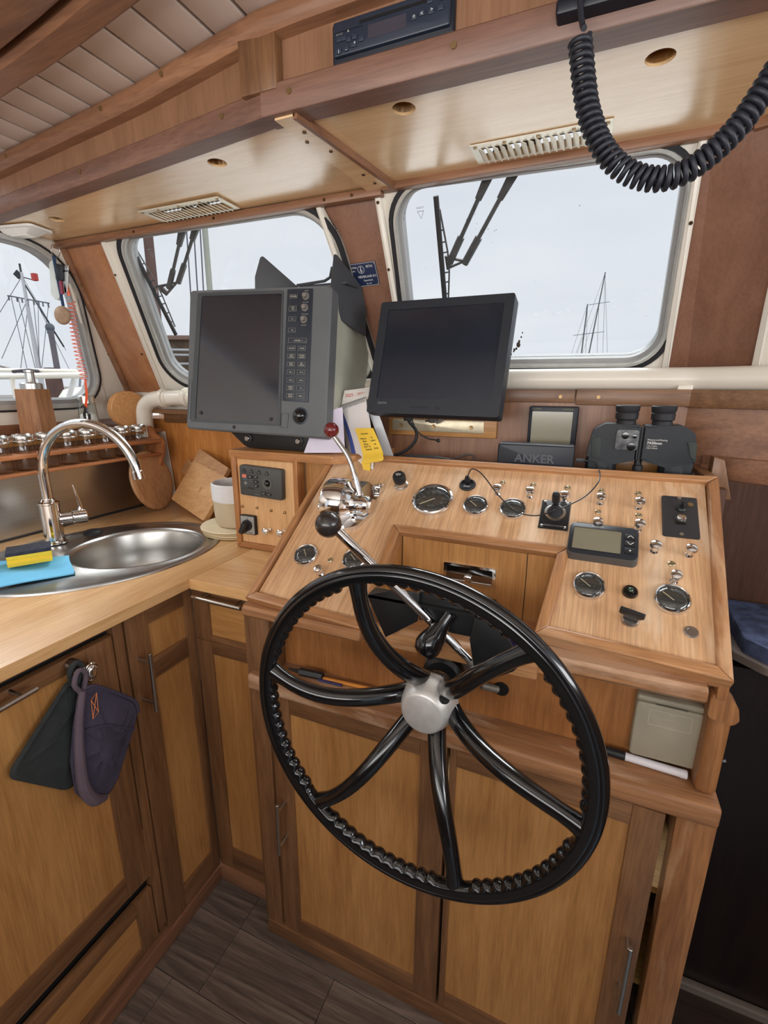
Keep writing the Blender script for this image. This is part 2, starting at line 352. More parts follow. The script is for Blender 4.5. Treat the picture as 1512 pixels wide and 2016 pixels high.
g = G(); sweepx(g, [(-.212, .02), (-.212, -.03), (-.222, -.036), (-.262, -.036), (-.270, -.03), (-.270, .02)], -1.62, 1.3); build('beam', g, teak('X'), ceil)
# hatch liner beyond the second beam
g = G(); sweepx(g, [(-.272, .02), (-.272, -.02), (-.30, -.02), (-.30, .02)], -1.62, 1.3); build('hatch_liner', g, mat('slate_trim', (72, 76, 88), .6), ceil)

# ---- coaming: moulding, fascia, lower beam, overhead panels
g = G(); sweepx(g, [(.012, .002), (-.014, .002), (-.021, -.004), (-.024, -.012), (-.022, -.024), (-.014, -.033), (.012, -.035)], -1.62, 1.3, 40)
tr1 = struct('trim_1', g, teak('X'), label=None)
g = G()
for px_, zz in ((-1.31, -.016), (-.93, -.016), (-.745, -.016), (-.385, -.016), (.25, -.016)):
    y = lerp(YB, px_); z = lerp(ZC, px_) + zz; g.cyl((px_, y - .0255, z), (px_, y - .02, z), .0042, n=10)
build('screw', g, BRASS, tr1, kind='stuff')
wf = root('wall_front', (0, 1.0, 1.6), kind='structure')
g = G(); sweepx(g, [(.006, -.04), (.006, 0), (.018, 0), (.018, -.098), (.006, -.098)], -1.62, 1.3, 40); build('fascia_panel', g, FASCIA, wf)
g = G(); g.box((-.566, .738, 1.830), (-.497, .765, 1.908), .002); build('joint_cover', g, darkwood('Z'), wf)
g = G(); sweepx(g, [(-.006, 1.800), (-.008, 1.803), (-.008, 1.834), (-.005, 1.837), (.03, 1.837), (.03, 1.800)], -1.62, -.531, 24, flat=True); b1 = build('lower_beam', g, BEAMW, wf, label='left length of dark lower beam, curving away')
g = G(); sweepx(g, [(-.010, 1.798), (-.012, 1.801), (-.012, 1.837), (-.009, 1.840), (.03, 1.84), (.03, 1.798)], -.529, 1.3, 24, flat=True); b2 = build('lower_beam', g, BEAMW, wf)
for px_, bb in ((-1.05, b1), (-.62, b1), (-.475, b2), (-.215, b2), (.3, b2)):
    g = G(); y = lerp(YB, px_) - (.008 if bb is b1 else .012); g.cyl((px_, y - .002, 1.822), (px_, y + .004, 1.822), .0045, n=10); g.box((px_ - .0035, y - .0026, 1.8212), (px_ + .0035, y - .0018, 1.8228)); build('screw', g, BRASS, bb)
strip = [(-.512, .745), (-.478, .745), (-.430, 1.075), (-.480, 1.075)]
g = G(); pl_ = [(-1.62, .89)] + [(x, lerp(YB, x)) for x in (-1.43, -1.1, -.8, -.53)] + [(-.50, .752), (-.458, 1.085), (-1.62, 1.085)]
g.prism(pl_, 1.803, 1.815); op1 = build('overhead_panel', g, OVERHEAD, ceil)
g = G(); g.prism([(-.49, .752), (1.3, .80), (1.3, 1.085), (-.443, 1.085)], 1.804, 1.816); op2 = build('overhead_panel', g, OVERHEAD, ceil)
ch = G()
for (x, y, r_) in ((-.716, .849, .0185), (-1.333, .941, .0185)): ch.cyl((x, y, 1.78), (x, y, 1.83), r_, n=28)
ch.box((-1.055, .985, 1.78), (-.845, 1.042, 1.83)); cut(op1, ch)
ch = G()
for (x, y, r_) in ((.040, .836, .0185), (-.315, .817, .0185)): ch.cyl((x, y, 1.78), (x, y, 1.83), r_, n=28)
ch.box((-.232, .985, 1.78), (-.02, 1.04, 1.83)); cut(op2, ch)
for (x, y, z) in ((-.716, .849, 1.803), (-1.333, .941, 1.803), (.040, .836, 1.804), (-.315, .817, 1.804)):
    g = G(); g.ring(circ(x, y, .0192, 28), circ(x, y, .0185, 28), z + .004, z + .05); g.box((x - .03, y - .03, z + .05), (x + .03, y + .03, z + .055)); build('lamp_hole', g, panelwood('X'), ceil)
g = G(); g.prism([(-.512, .752), (-.475, .752), (-.430, 1.072), (-.492, 1.072)], 1.795, 1.805, .0015); stp = build('joint_strip', g, OVERHEAD, ceil)
g = G(); g.prism([(-.478, .752), (-.470, .752), (-.425, 1.072), (-.433, 1.072)], 1.791, 1.806, .002); build('joint_bead', g, teak('Y'), ceil)
g = G()
for (x, y) in ((-.487, .80), (-.50, .83), (-.478, .875), (-.465, .985), (-.46, 1.03)): g.cyl((x, y, 1.7935), (x, y, 1.796), .0035, n=8)
build('screw', g, mat('bronze_screw', (90, 66, 44), .4, .8), stp, kind='stuff')
# roof skin above everything: keeps the sky out
struct('ceiling.001', G().box((-1.75, -1.4, 2.0), (1.5, 1.14, 2.03)), GROOVE)
# top trim under the overhead panel
g = G(); g.box((-1.56, 1.062, 1.784), (-.46, 1.082, 1.801), .002); t2 = struct('trim_2', g, teak('X'))
g = G(); g.box((-.458, 1.058, 1.790), (.20, 1.078, 1.806), .002); struct('trim_3', g, teak('X'))
g = G(); g.box((0, 0, 0), (1, .02, .017), .002, M=T((.20, 1.056, 1.788), (math.cos(R(18)), -math.sin(R(18)), 0), (math.sin(R(18)), math.cos(R(18)), 0))); struct('trim_4', g, teak('X'))
g = G()
for x in (-1.2, -.92, -.60, -.53): g.cyl((x, 1.0605, 1.792), (x, 1.063, 1.792), .0035, n=8)
build('screw', g, mat('bronze_screw', (90, 66, 44)), t2, kind='stuff')

# ---- windscreen pillars
def wsprism(name, poly, z0, z1, m, bev=.001, fr=WSF, parent=None, **k):
    g = G(fr); g.prism(poly, z0, z1, bev); return build(name, g, m, parent, **k)
wsprism('pillar_panel', [(-1.52, .432), (-1.352, .432), (-1.452, -.09), (-1.64, -.09)], -.03, -.004, CORNERW, parent=wf)
pp = wsprism('corner_post', [(-1.548, .430), (-1.515, .430), (-1.630, -.09), (-1.668, -.09)], -.02, .006, teak('Z'), .003, parent=wf)
g = G(WSF)
for (x, y) in ((-1.543, .31), (-1.615, .075)): g.cyl((x, y, .005), (x, y, .008), .004, n=10)
build('screw', g, BRASS, pp, kind='stuff')
wsprism('pillar_panel', [(-.628, .432), (-.484, .432), (-.484, -.09), (-.560, -.09)], -.03, -.004, MAHOG, parent=wf)
wsprism('pillar_panel', [(.138, .44), (.21, .44), (.21, -.09), (.160, -.09)], -.03, -.004, MAHOG, parent=wf)
c25, s25 = math.cos(R(25)), math.sin(R(25))
RWF = T((.205, 1.297, 1.43), (c25, -s25, 0), (-.5111 * s25, -.5111 * c25, .8595))
wsprism('pillar_panel', [(-.01, .44), (.16, .44), (.105, -.09), (-.01, -.09)], -.03, -.004, MAHOG, fr=RWF, parent=wf)

# ---- windows: white frame, rubber gasket, aluminium sash, pane
def window(name, fr, outer, glass_pts, r, fz=(0, .004), offs=(.010, .022, .034), rs=None, lip=None):
    def off(pts, d):
        out = []; k = len(pts)
        for i in range(k):
            p = Vector(pts[i]); a = (p - Vector(pts[i - 1])).normalized(); c = (Vector(pts[(i + 1) % k]) - p).normalized()
            na = Vector((a.y, -a.x)); nc = Vector((c.y, -c.x)); b = (na + nc).normalized(); out.append(tuple(p + b * (d / max(.2, b.dot(na)))))
        return out
    n = 9; rs = rs or [r] * 4
    gl = rpoly(glass_pts, rs, n); o1 = rpoly(off(glass_pts, offs[0]), [q + offs[0] for q in rs], n); o2 = rpoly(off(glass_pts, offs[1]), [q + offs[1] for q in rs], n); o3 = rpoly(off(glass_pts, offs[2]), [q + offs[2] for q in rs], n)
    ou = rpoly(outer, .004, n)
    rt = root(name, fr @ Vector(((outer[0][0] + outer[1][0]) / 2, outer[0][1], 0)), kind='structure')
    g = G(fr); g.ring(ou, o3, -.035, fz[1]); build('frame', g, WHITE, rt)
    g = G(fr); g.ring(o3, o2, -.035, .010); build('gasket', g, RUBBER, rt)
    g = G(fr); g.ring(o2, o1, -.035, .004); g.ring(rpoly(off(glass_pts, offs[1] - .001), [q + offs[1] for q in rs], n), rpoly(off(glass_pts, offs[1] - .006), [q + offs[1] for q in rs], n), .003, .008); build('sash', g, ALU, rt)
    g = G(fr); g.ring(o1, gl, -.035, -.008); build('sash_bead', g, mat('sash_bead_grey', (150, 150, 150), .5), rt)
    g = G(fr); g.prism(gl, -.024, -.019); build('pane', g, PANE, rt)
    if lip:
        g = G(fr)
        for L in lip: g.prism(rpoly(L, .002, 2), .003, .011, .003)
        build('frame_flange', g, WHITE, rt)
    return rt
W2 = window('window_2', WSF, [(-1.460, -.085), (-.560, -.085), (-.620, .432), (-1.352, .432)], [(-1.372, -.030), (-.590, -.025), (-.628, .406), (-1.272, .410)], .07, rs=[.07, .08, .09, .06],
       lip=[[(-1.460, -.085), (-1.440, -.085), (-1.334, .432), (-1.352, .432)], [(-.578, -.085), (-.560, -.085), (-.620, .432), (-.634, .432)]])
W3 = window('window_3', WSF, [(-.488, -.03), (.163, -.03), (.140, .440), (-.482, .440)], [(-.452, .022), (.130, .020), (.113, .408), (-.430, .420)], .05, offs=(.008, .017, .026), rs=[.06, .06, .06, .065],
       lip=[[(-.488, -.03), (-.474, -.03), (-.466, .440), (-.482, .440)], [(.148, -.03), (.163, -.03), (.140, .440), (.126, .440)]])
for wn, pts in ((W2, ((-1.365, .33), (-1.445, .075))), (W3, ((-.475, .41), (-.478, .27), (.142, .30)))):
    g = G(WSF)
    for (x, y) in pts: g.cyl((x, y, .009), (x, y, .0125), .0035, n=10)
    build('screw', g, mat('bronze_screw', (90, 66, 44)), wn, kind='stuff')
for bx, by, sc in ((-.39, .37, 1), (-1.215, .365, .8)):   # glazing stamp etched in the pane corner
    pr = W3 if bx > -1 else W2; M = at(WSF, bx, by, -.0185)
    g = G(M); g.ring([(-.008, .006), (.008, .006), (0, -.010)], [(-.0065, .005), (.0065, .005), (0, -.0082)], 0, .0003); build('glazing_mark', g, TEXTG, pr)
    text('glazing_lettering', 'SAFETY', .0055, at(M, 0, .012), TEXTG, pr)
DIRT = mat('dried_dirt', (70, 62, 48), .8, var=.3)
g = G(WSF)
for k in range(26):
    x, y, r_ = (random.gauss(-.275, .03), random.gauss(.345, .03), random.uniform(.0004, .0011)) if k < 14 else (random.uniform(-.42, .10), random.uniform(.05, .38), random.uniform(.0004, .0010))
    g.lathe([(r_, 0), (0, .0003)], at(I4, x, y, -.0188), 6)
for x, y, r_ in ((-.196, .030, .0022), (-.190, .037, .0018), (-.183, .045, .0026), (-.178, .055, .0052), (-.176, .064, .0028), (-.171, .075, .0020), (-.168, .086, .0016), (-.188, .042, .003)): g.lathe([(r_, 0), (0, .0004)], at(I4, x, y, -.0188), 7, 1, 1.5)
build('dirt_specks', g, DIRT, W3, kind='stuff')
window('window_4', RWF, [(.110, -.03), (.80, -.03), (.80, .440), (.162, .440)], [(.185, .02), (.76, .02), (.76, .408), (.215, .408)], .06,
       lip=[[(.110, -.03), (.125, -.03), (.177, .440), (.162, .440)]])
# port side window in its own wall
W1 = window('window_1', SWF, [(.25, -.115), (1.29, -.115), (1.085, .462), (.25, .462)], [(.33, -.022), (1.222, -.020), (1.092, .425), (.33, .425)], .07, offs=(.012, .026, .031), rs=[.05, .07, .17, .05])
wp = root('wall_port', (-1.66, .4, 1.3), kind='structure')
g = G(SWF); g.prism([(-.9, -.115), (.25, -.115), (.25, .50), (-.9, .50)], -.03, 0); g.prism([(.25, .462), (1.08, .462), (1.07, .50), (.25, .50)], -.03, 0); build('side_panel', g, WHITE, wp)
g = G(SWF); g.prism([(1.288, -.115), (1.415, -.115), (1.350, 0), (1.085, .470), (1.080, .455)], -.03, .002); build('corner_panel', g, WHITE, wp)
g = G(); g.box((-1.74, -.9, -.1), (-1.70, 1.6, 1.26)); build('hull_lining', g, darkwood('Y'), wp)

g = G(); g.box((-1.70, 1.347, 1.288), (-.5, 1.357, 1.372)); build('sill_upstand', g, WHITE, wf)
g = G(); g.box((-.52, 1.322, 1.36), (.25, 1.332, 1.412)); build('sill_upstand', g, WHITE, wf)
# ---- starboard side (out of frame, carries the roof edge)
g = G(); g.box((1.28, -.6, -.6), (1.32, 1.5, 1.30)); struct('wall_starboard', g, darkwood('Y'))

# ---- floor: individual planks on a base
fl = struct('floor', G().box((-1.7, -1.3, -.05), (.27, 1.5, -.004)), HOLE)
def plank(x0, x1, y0, y1): 
    g = G(); g.box((x0 + .0006, y0 + .0006, -.004), (x1 - .0006, y1 - .0006, 0), .0008, seg=1); return build('floor_plank', g, FLOORW, fl, loc=((x0 + x1) / 2 * 3.0 % 1.7 - 1 if False else x0, y0, 0))
for j, y0 in enumerate([-1.25 + .15 * i for i in range(15)]):
    y1 = y0 + .15; cuts = sorted([-.84 + ((j * .41) % .9)] + [-.702]) if y0 > .4 else [-.84 + ((j * .41 + .3) % .95)]
    xs = [-.84] + [c for c in cuts if c > -.80 and c < .2] + [.27]
    for a, b in zip(xs, xs[1:]): plank(a, b, y0, y1)

# ---- starboard companionway: steps down, dark bulkhead
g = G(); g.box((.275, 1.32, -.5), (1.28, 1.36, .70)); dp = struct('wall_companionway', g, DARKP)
for (x, z) in ((.375, .60), (.435, .42), (.60, .5)):
    g = G(); g.lathe([(.006, 0), (.005, .003), (0, .0045)], axisM((x, 1.32, z), (0, -1, 0)), 12); build('bolt', g, CHROME, dp)
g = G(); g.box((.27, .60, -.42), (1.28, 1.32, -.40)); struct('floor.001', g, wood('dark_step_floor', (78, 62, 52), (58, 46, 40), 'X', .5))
g = G(); g.box((.275, 1.298, -.385), (1.28, 1.319, -.37), .003); g.box((.275, 1.30, -.40), (1.28, 1.308, -.385)); struct('trim_5', g, mat('step_trim', (156, 146, 134), .4, .3))
g = G(); g.box((.275, 1.15, -.40), (1.28, 1.165, -.392), .002); struct('trim_6', g, mat('step_trim', (156, 146, 134)))
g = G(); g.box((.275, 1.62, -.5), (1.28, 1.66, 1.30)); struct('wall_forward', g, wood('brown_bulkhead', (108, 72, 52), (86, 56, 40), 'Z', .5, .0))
g = G(); g.box((-1.7, -1.65, -.1), (1.3, -1.60, 1.22)); struct('wall_aft_blocker', g, darkwood('X'))  # unseen half wall, added to block low sky light on the cabinets
g = G(); g.box((.252, 1.09, -.42), (.268, 1.64, 1.19)); struct('wall_stairwell', g, wood('brown_bulkhead', (108, 72, 52), (86, 56, 40), 'Z', .5, .0))
cu_s = root('berth_cushion', (.6, 1.45, .72), 'blue patterned cushion on a white-edged bench beyond the console', 'cushion')
g = G(); g.prism(rpoly([(.425, 1.335), (.470, 1.285), (.95, 1.285), (.95, 1.60), (.425, 1.60)], .02, 4), .735, .775, .010); build('cushion_pad', g, mat('cushion_blue', (74, 84, 112), .9, var=.55, vscale=30, bump=.5), cu_s)
g = G(); g.prism(rpoly([(.405, 1.330), (.460, 1.272), (.95, 1.272), (.95, 1.60), (.405, 1.60)], .02, 4), .715, .735, .004); build('bench_edge', g, mat('bench_edge_cream', (120, 108, 100), .7), cu_s)

# ---- panel behind the dashboard, rail and back shelf
wb = root('wall_backboard', (0, 1.22, 1.3), kind='structure')
g = G(); g.box((-.53, 1.22, 1.15), (.20, 1.235, 1.362)); build('backboard_panel', g, teak('Z'), wb)
BF = T((.20, 1.22, 0), (c25, -s25, 0), (0, 0, 1))
g = G(BF); g.prism([(0, 1.20), (.9, 1.20), (.9, 1.362), (0, 1.362)], -.015, 0); build('backboard_panel', g, teak('X'), wb)
g = G(); g.box((-.53, 1.213, 1.348), (-.03, 1.236, 1.378), .002); build('top_rail', g, darkwood('X'), wb)
g = G(); g.box((-.028, 1.211, 1.344), (.205, 1.236, 1.380), .002); build('top_rail', g, darkwood('X'), wb)
g = G(BF); g.prism([(0, 1.342), (.9, 1.342), (.9, 1.380), (0, 1.380)], -.015, .008, .002); build('top_rail', g, darkwood('X'), wb)
g = G(); g.box((-.53, 1.235, 1.355), (.22, 1.33, 1.372)); build('sill_board', g, darkwood('X'), wb)
g = G(BF); g.prism([(0, 1.355), (.9, 1.355), (.9, 1.372), (0, 1.372)], -.12, -.01); build('sill_board', g, darkwood('X'), wb)
g = G(BF); g.prism([(.045, 1.196), (.9, 1.196), (.9, 1.244), (.045, 1.244)], -.02, .012, .003); build('opening_rail', g, teak('X'), wb)
g = G(); g.prism([(.243, 1.250), (.262, 1.244), (.285, 1.165), (.243, 1.165)], 0, .03, .002, M=FX(1.15)); build('opening_bracket', g, darkwood('Z'), wb)
g = G()
for (x, z) in ((-.062, 1.362), (.02, 1.362)): g.cyl((x, 1.2085, z), (x, 1.214, z), .0042, n=12)
build('screw', g, BRASS, wb, kind='stuff')
g = G(); g.box((-.53, 1.052, 1.186), (.235, 1.222, 1.198)); build('back_shelf', g, darkwood('X'), wb)
g = G(); g.box((.218, 1.06, 1.198), (.24, 1.215, 1.222), .004); build('shelf_cleat', g, darkwood('Y'), wb)

# ---- galley end wall, splashback, port shelf
we = root('wall_galley_end', (-1.2, 1.35, 1.0), kind='structure')
g = G(); g.box((-1.56, 1.35, .90), (-.52, 1.37, 1.262)); build('end_panel', g, ENDW, we)
g = G(); g.box((-1.47, 1.338, 1.250), (-.52, 1.352, 1.288), .002); g.cyl((-1.385, 1.3365, 1.272), (-1.385, 1.340, 1.272), .0045, n=12); build('end_rail', g, darkwood('X'), we)
g = G(); g.box((-1.66, 1.30, 1.285), (-.52, 1.42, 1.30)); build('sill_board', g, darkwood('X'), we)
g = G(); g.prism([(-1.500, .950), (-1.455, .950), (-1.478, 1.215), (-1.512, 1.215)], 0, .004, M=FX(1.346)); build('filler_strip', g, WHITE, we)
ws_ = root('wall_splashback', (-1.51, .8, 1.05), kind='structure')
g = G(); g.box((-1.518, -.3, .948), (-1.510, 1.335, 1.135), .0008, seg=1); build('splash_plate', g, STEEL, ws_)
g = G(); g.box((-1.5095, -.3, .945), (-1.505, 1.335, .9505)); build('sealant_bead', g, RUBBER, ws_)
g = G(); g.box((-1.70, -.3, 1.212), (-1.492, 1.35, 1.228), .002); build('shelf_board', g, panelwood('Y'), ws_)
g = G(); g.box((-1.532, -.3, 1.095), (-1.512, 1.34, 1.240), .003); build('shelf_backing', g, teak('Y'), ws_)
g = G(); g.box((-1.700, -.3, 1.228), (-1.675, 1.32, 1.262), .004); build('shelf_upstand', g, teak('Y'), ws_)

# ---- white ventilation pipe under the windscreens
vp = root('ventilation_pipe', (-1.46, 1.30, 1.26), 'long white plastic ventilation pipe running below the windscreens with a left-hand elbow', 'pipe')
g = G(); g.tube([(-.9, 1.285, 1.352), (-.45, 1.258, 1.392), (-.2, 1.256, 1.401), (.185, 1.256, 1.402), (.21, 1.252, 1.402), (.235, 1.24, 1.402), (.75, 1.0, 1.402)], .0255, 24); build('straight_run', g, PIPEW, vp)
g = G(); g.tube(smooth([(-1.507, 1.285, 1.20), (-1.507, 1.285, 1.265), (-1.500, 1.287, 1.305), (-1.47, 1.29, 1.330), (-1.43, 1.29, 1.338), (-1.38, 1.29, 1.341)], 5), .028, 24); build('elbow', g, PIPEW, vp)
g = G(); g.tube([(-1.43, 1.29, 1.339), (-1.30, 1.29, 1.343), (-.9, 1.285, 1.353)], .0265, 24); build('joining_pipe', g, PIPEW, vp)
for x, z in ((-1.402, 1.340), (-1.292, 1.344)):
    g = G(); g.lathe([(.027, -.010), (.0325, -.009), (.034, -.004), (.034, .004), (.0325, .009), (.027, .010)], axisM((x, 1.29, z), (1, 0, .02)), 24); build('collar', g, PIPEW, vp)
g = G(); g.box((.176, 1.228, 1.352), (.206, 1.262, 1.39), .004); build('saddle_clip', g, PIPEW, vp)

# ================================================================== GALLEY
th = -.298; SU, SV = Vector((math.cos(th), math.sin(th))), Vector((-math.sin(th), math.cos(th)))
def sell(a, b, n=64, c=(-1.166, .817)): return [tuple(Vector(c) + SU * (a * math.cos(2 * PI * i / n)) + SV * (b * math.sin(2 * PI * i / n))) for i in range(n)]
CT = .945
ct = root('galley_worktop', (-1.1, .6, .92), 'L-shaped honey oak galley worktop with an inset steel sink', 'worktop')
g = G(); g.prism([(-1.515, -.5), (-.818, -.5), (-.818, .766), (-.819, 1.35), (-1.515, 1.35)], .922, CT, .002)
wtop = build('worktop_run', g, wood('counter_long', (232, 190, 138), (210, 162, 106), 'Y', .32, .3, contrast=.5), ct)
g = G(); g.prism([(-.818, .765), (-.640, .765), (-.602, .80), (-.602, 1.35), (-.818, 1.35)], .920, CT + .0005, .003); build('worktop_return', g, wood('counter_return', (232, 190, 136), (204, 154, 98), 'X', .32, .3, contrast=.5), ct)
g = G(); g.prism(sell(.235, .296), .85, 1.0); cut(wtop, g)
# sink
sk = root('sink', (-1.166, .817, CT), 'oval brushed steel inset sink with a round bowl and drainer', 'sink')
BC = Vector((-1.120, .885)); BR = .168
def bowlpt(i, n, r): a = 2 * PI * i / n; return BC + Vector((math.cos(a), math.sin(a))) * r
b = bmesh.new(); n = 96
def ellip(i, s): a = 2 * PI * i / n; return Vector((-1.166, .817)) + SU * (.252 * s * math.cos(a)) + SV * (.313 * s * math.sin(a))
# loops: outer rim -> raised bead -> deck -> bowl lip -> bowl wall -> bottom
loops = []
for s, z in ((1.0, .0005), (.995, .0035), (.975, .0045), (.955, .003), (.935, .0005)): loops.append([(*ellip(i, s), CT + z) for i in range(n)])
def toang(i):   # matching bowl point for ellipse sample i
    e = ellip(i, 1) - BC; a = math.atan2(e.y, e.x); return BC + Vector((math.cos(a), math.sin(a))) * 1.0, a
for r, z in ((BR + .016, .0005), (BR + .012, .003), (BR + .006, .0035), (BR, 0), (BR - .004, -.01), (BR - .010, -.06), (BR - .018, -.11), (BR - .04, -.135), (BR - .10, -.143), (.022, -.145)):
    L = []
    for i in range(n):
        _, a = toang(i); L.append((BC.x + r * math.cos(a), BC.y + r * math.sin(a), CT + z))
    loops.append(L)
vs = [[b.verts.new(p) for p in L] for L in loops]
for A, B in zip(vs, vs[1:]):
    for i in range(n): b.faces.new((A[i], A[(i + 1) % n], B[(i + 1) % n], B[i]))
b.faces.new(vs[-1]); g = G(); g._t(b); build('sink_bowl', g, SINKS, sk, ang=50)
g = G(); g.lathe([(.030, 0), (.028, .002), (.018, .003), (.016, .001), (0, .001)], Matrix.Translation((BC.x, BC.y, CT - .1445)), 24); build('drain_strainer', g, CHROME, sk)
for k in range(3):
    a = SV * -1; p0 = Vector((-1.166, .817)) + SU * (-.10 + .085 * k) + SV * -.185; p1 = p0 + SV * -.07
    g = G(); g.tube([(p0.x, p0.y, CT + .0008), (p1.x, p1.y, CT + .0008)], .0022, 6); build('drainer_rib', g, SINKS, sk)
# faucet
fc = root('kitchen_tap', (-1.361, .81, CT), 'chrome swan-neck mixer tap standing behind the sink', 'tap')
fd = Vector((.966, .26, 0)).normalized(); B0 = Vector((-1.361, .81, CT + .003))
g = G(); g.lathe([(.030, 0), (.030, .004), (.0255, .006), (.0245, .010), (.0245, .112), (.026, .114), (.026, .119), (.018, .121), (.0145, .128)], Matrix.Translation(B0), 32); build('tap_body', g, CHROME, fc)
pts = [B0 + Vector((0, 0, z)) for z in (.118, .15, .18)] + [B0 + Vector((0, 0, .195)) + fd * (.142 - .142 * math.cos(a)) + Vector((0, 0, .142 * math.sin(a))) for a in [PI * i / 26 * .965 for i in range(27)]]
g = G(); g.tube(pts, .0128, 20); build('spout', g, CHROME, fc)
e = pts[-1]; dv = (pts[-1] - pts[-2]).normalized(); g = G(); g.cyl(e - dv * .004, e + dv * .018, .0142, n=20, bev=.001); build('aerator', g, CHROME, fc)
sd = Vector((.45, .89, 0)).normalized(); p = B0 + Vector((0, 0, .066))
g = G(); g.cyl(p, p + sd * .048, .0175, n=24); g.cyl(p + sd * .050, p + sd * .086, .0205, n=24, bev=.002); build('cartridge', g, CHROME, fc)
p2 = p + sd * .070
g = G(); g.tube([p2 + Vector((0, 0, .012)), p2 + Vector((0, 0, .03)) + sd * .004, p2 + Vector((0, 0, .095)) - sd * .006], [.0085, .0045, .0025], 10); build('lever', g, CHROME, fc)
pl = root('tap_plinth_plug', (-1.315, .93, CT), 'black round sink plug lying behind the chrome tap', 'plug')
g = G(); g.lathe([(.026, 0), (.026, .006), (.018, .011), (.008, .013), (0, .013)], Matrix.Translation((-1.335, .905, CT + .006)), 20); build('plug_disc', g, BLK, pl)
pl.name = 'sink_plug'
# sponge and cloth
cl = root('dishcloth', (-1.19, .66, CT), 'sky-blue sponge cloth draped on the sink drainer', 'cloth')
def clf(u, v):
    u2 = -.45 + 1.45 * u; a = Vector((-1.142, .568)).lerp(Vector((-1.082, .675)), u2); c_ = Vector((-1.318, .644)).lerp(Vector((-1.191, .739)), u2); p = a.lerp(c_, v)
    return (p.x + .004 * math.sin(6 * v), p.y + .003 * math.sin(5 * u), CT + .0075 + .006 * math.sin(4.2 * u + 2 * v) * math.sin(2.5 * v + .4) ** 2 + .006 * v * u)
g = G(); g.grid(clf, 22, 14, .003); build('cloth_sheet', g, mat('blue_sponge_cloth', (112, 190, 230), .85, bump=.5, bscale=500, var=.05), cl)
sp = root('sponge', (-1.25, .67, CT + .02), 'yellow scouring sponge with black pad on the blue cloth', 'sponge')
SM = T((-1.232, .668, CT + .0165), (.52, .85, 0), (-.85, .52, 0)) @ Matrix.Diagonal((.92, .98, 1, 1))
g = G(SM)
b = bmesh.new(); sec = [(-.031, 0), (.031, 0), (.033, .008), (.027, .014), (.031, .021), (.031, .026), (-.031, .026), (-.031, .021), (-.027, .014), (-.033, .008)]
A = [b.verts.new((-.048, y, z)) for y, z in sec]; B = [b.verts.new((.048, y, z)) for y, z in sec]; b.faces.new(A); b.faces.new(B)
for i in range(10): b.faces.new((A[i], A[(i + 1) % 10], B[(i + 1) % 10], B[i]))
g._t(b); build('foam', g, mat('yellow_foam', (236, 202, 62), .85, bump=.8, bscale=400, var=.08), sp)
g = G(SM); g.box((-.049, -.032, .026), (.049, .032, .035), .002); build('scouring_pad', g, mat('charcoal_scourer', (52, 54, 66), .95, bump=1, bscale=700, var=.3, vscale=150), sp)

# spice rack on the splashback
rk = root('spice_rack', (-1.46, 1.0, 1.14), 'long reddish wooden spice rack fixed above the steel splashback', 'rack')
jy = [.713, .775, .823, .888, .953, 1.020, 1.087, 1.150, 1.216]; jy = [.705 + .0635 * k for k in range(9)]
g = G(); g.box((-1.512, .55, 1.185), (-1.418, 1.272, 1.197), .002); sh = build('holed_shelf', g, wood('rack_wood_y', (196, 128, 80), (158, 96, 56), 'Y', .45, .15), rk)
hg = G()
for y in jy: hg.cyl((-1.462, y, 1.17), (-1.462, y, 1.21), .0275, n=32)
cut(sh, hg)
g = G(); g.box((-1.512, .55, 1.137), (-1.425, 1.272, 1.146), .002); build('base_shelf', g, MATS['rack_wood_y'], rk)
g = G(); g.prism(rpoly([(-1.512, 1.095), (-1.440, 1.095), (-1.420, 1.14), (-1.412, 1.178), (-1.418, 1.198), (-1.450, 1.215), (-1.470, 1.240), (-1.512, 1.240)], .006, 4), -1.280, -1.270, 0, M=T((0, 0, 0), (1, 0, 0), (0, 0, 1))); build('end_bracket', g, MATS['rack_wood_y'], rk)
def jar(y, first=None):
    if first: o = copy_tree(first); o.location = (-1.462, y, 1.1465); return o
    j = root('spice_jar', (-1.462, y, 1.1465)); M = Matrix.Translation((-1.462, y, 1.1465))
    g = G(); g.lathe([(0, 0), (.0225, 0), (.0245, .003), (.0245, .076), (.022, .083), (.022, .092)], M, 28, caps=False); build('glass_body', g, CLEAR, j)
    g = G(); g.lathe([(.0248, .080), (.0255, .081), (.0255, .084), (.0248, .085), (.0255, .087), (.0255, .099), (.0235, .102), (.021, .1025), (.0195, .1005), (0, .1005)], M, 28); build('lid', g, mat('lid_steel', (205, 203, 198), .22, 1), j)
    return j
j0 = None
names_j = ['leftmost', 'second', 'third', 'fourth', 'fifth', 'sixth', 'seventh', 'eighth', 'last']
for k, y in enumerate(jy):
    j = jar(y, j0); j0 = j0 or j
    lb = ['empty glass spice jar cut by the left picture edge', 'steel-lidded glass spice jar, left of the tap neck in the rack', 'steel-lidded glass spice jar standing just left of the tap neck', 'spice jar seen right behind the tap neck bend', 'spice jar under the left part of the tap arch', 'spice jar under the middle of the tap arch', 'spice jar under the right part of the tap arch', 'spice jar next to last at the right end of the rack', 'rightmost spice jar at the rack end by the round board'][k]
    props(j, lb, 'jar', 'glass spice jars in the wooden rack')
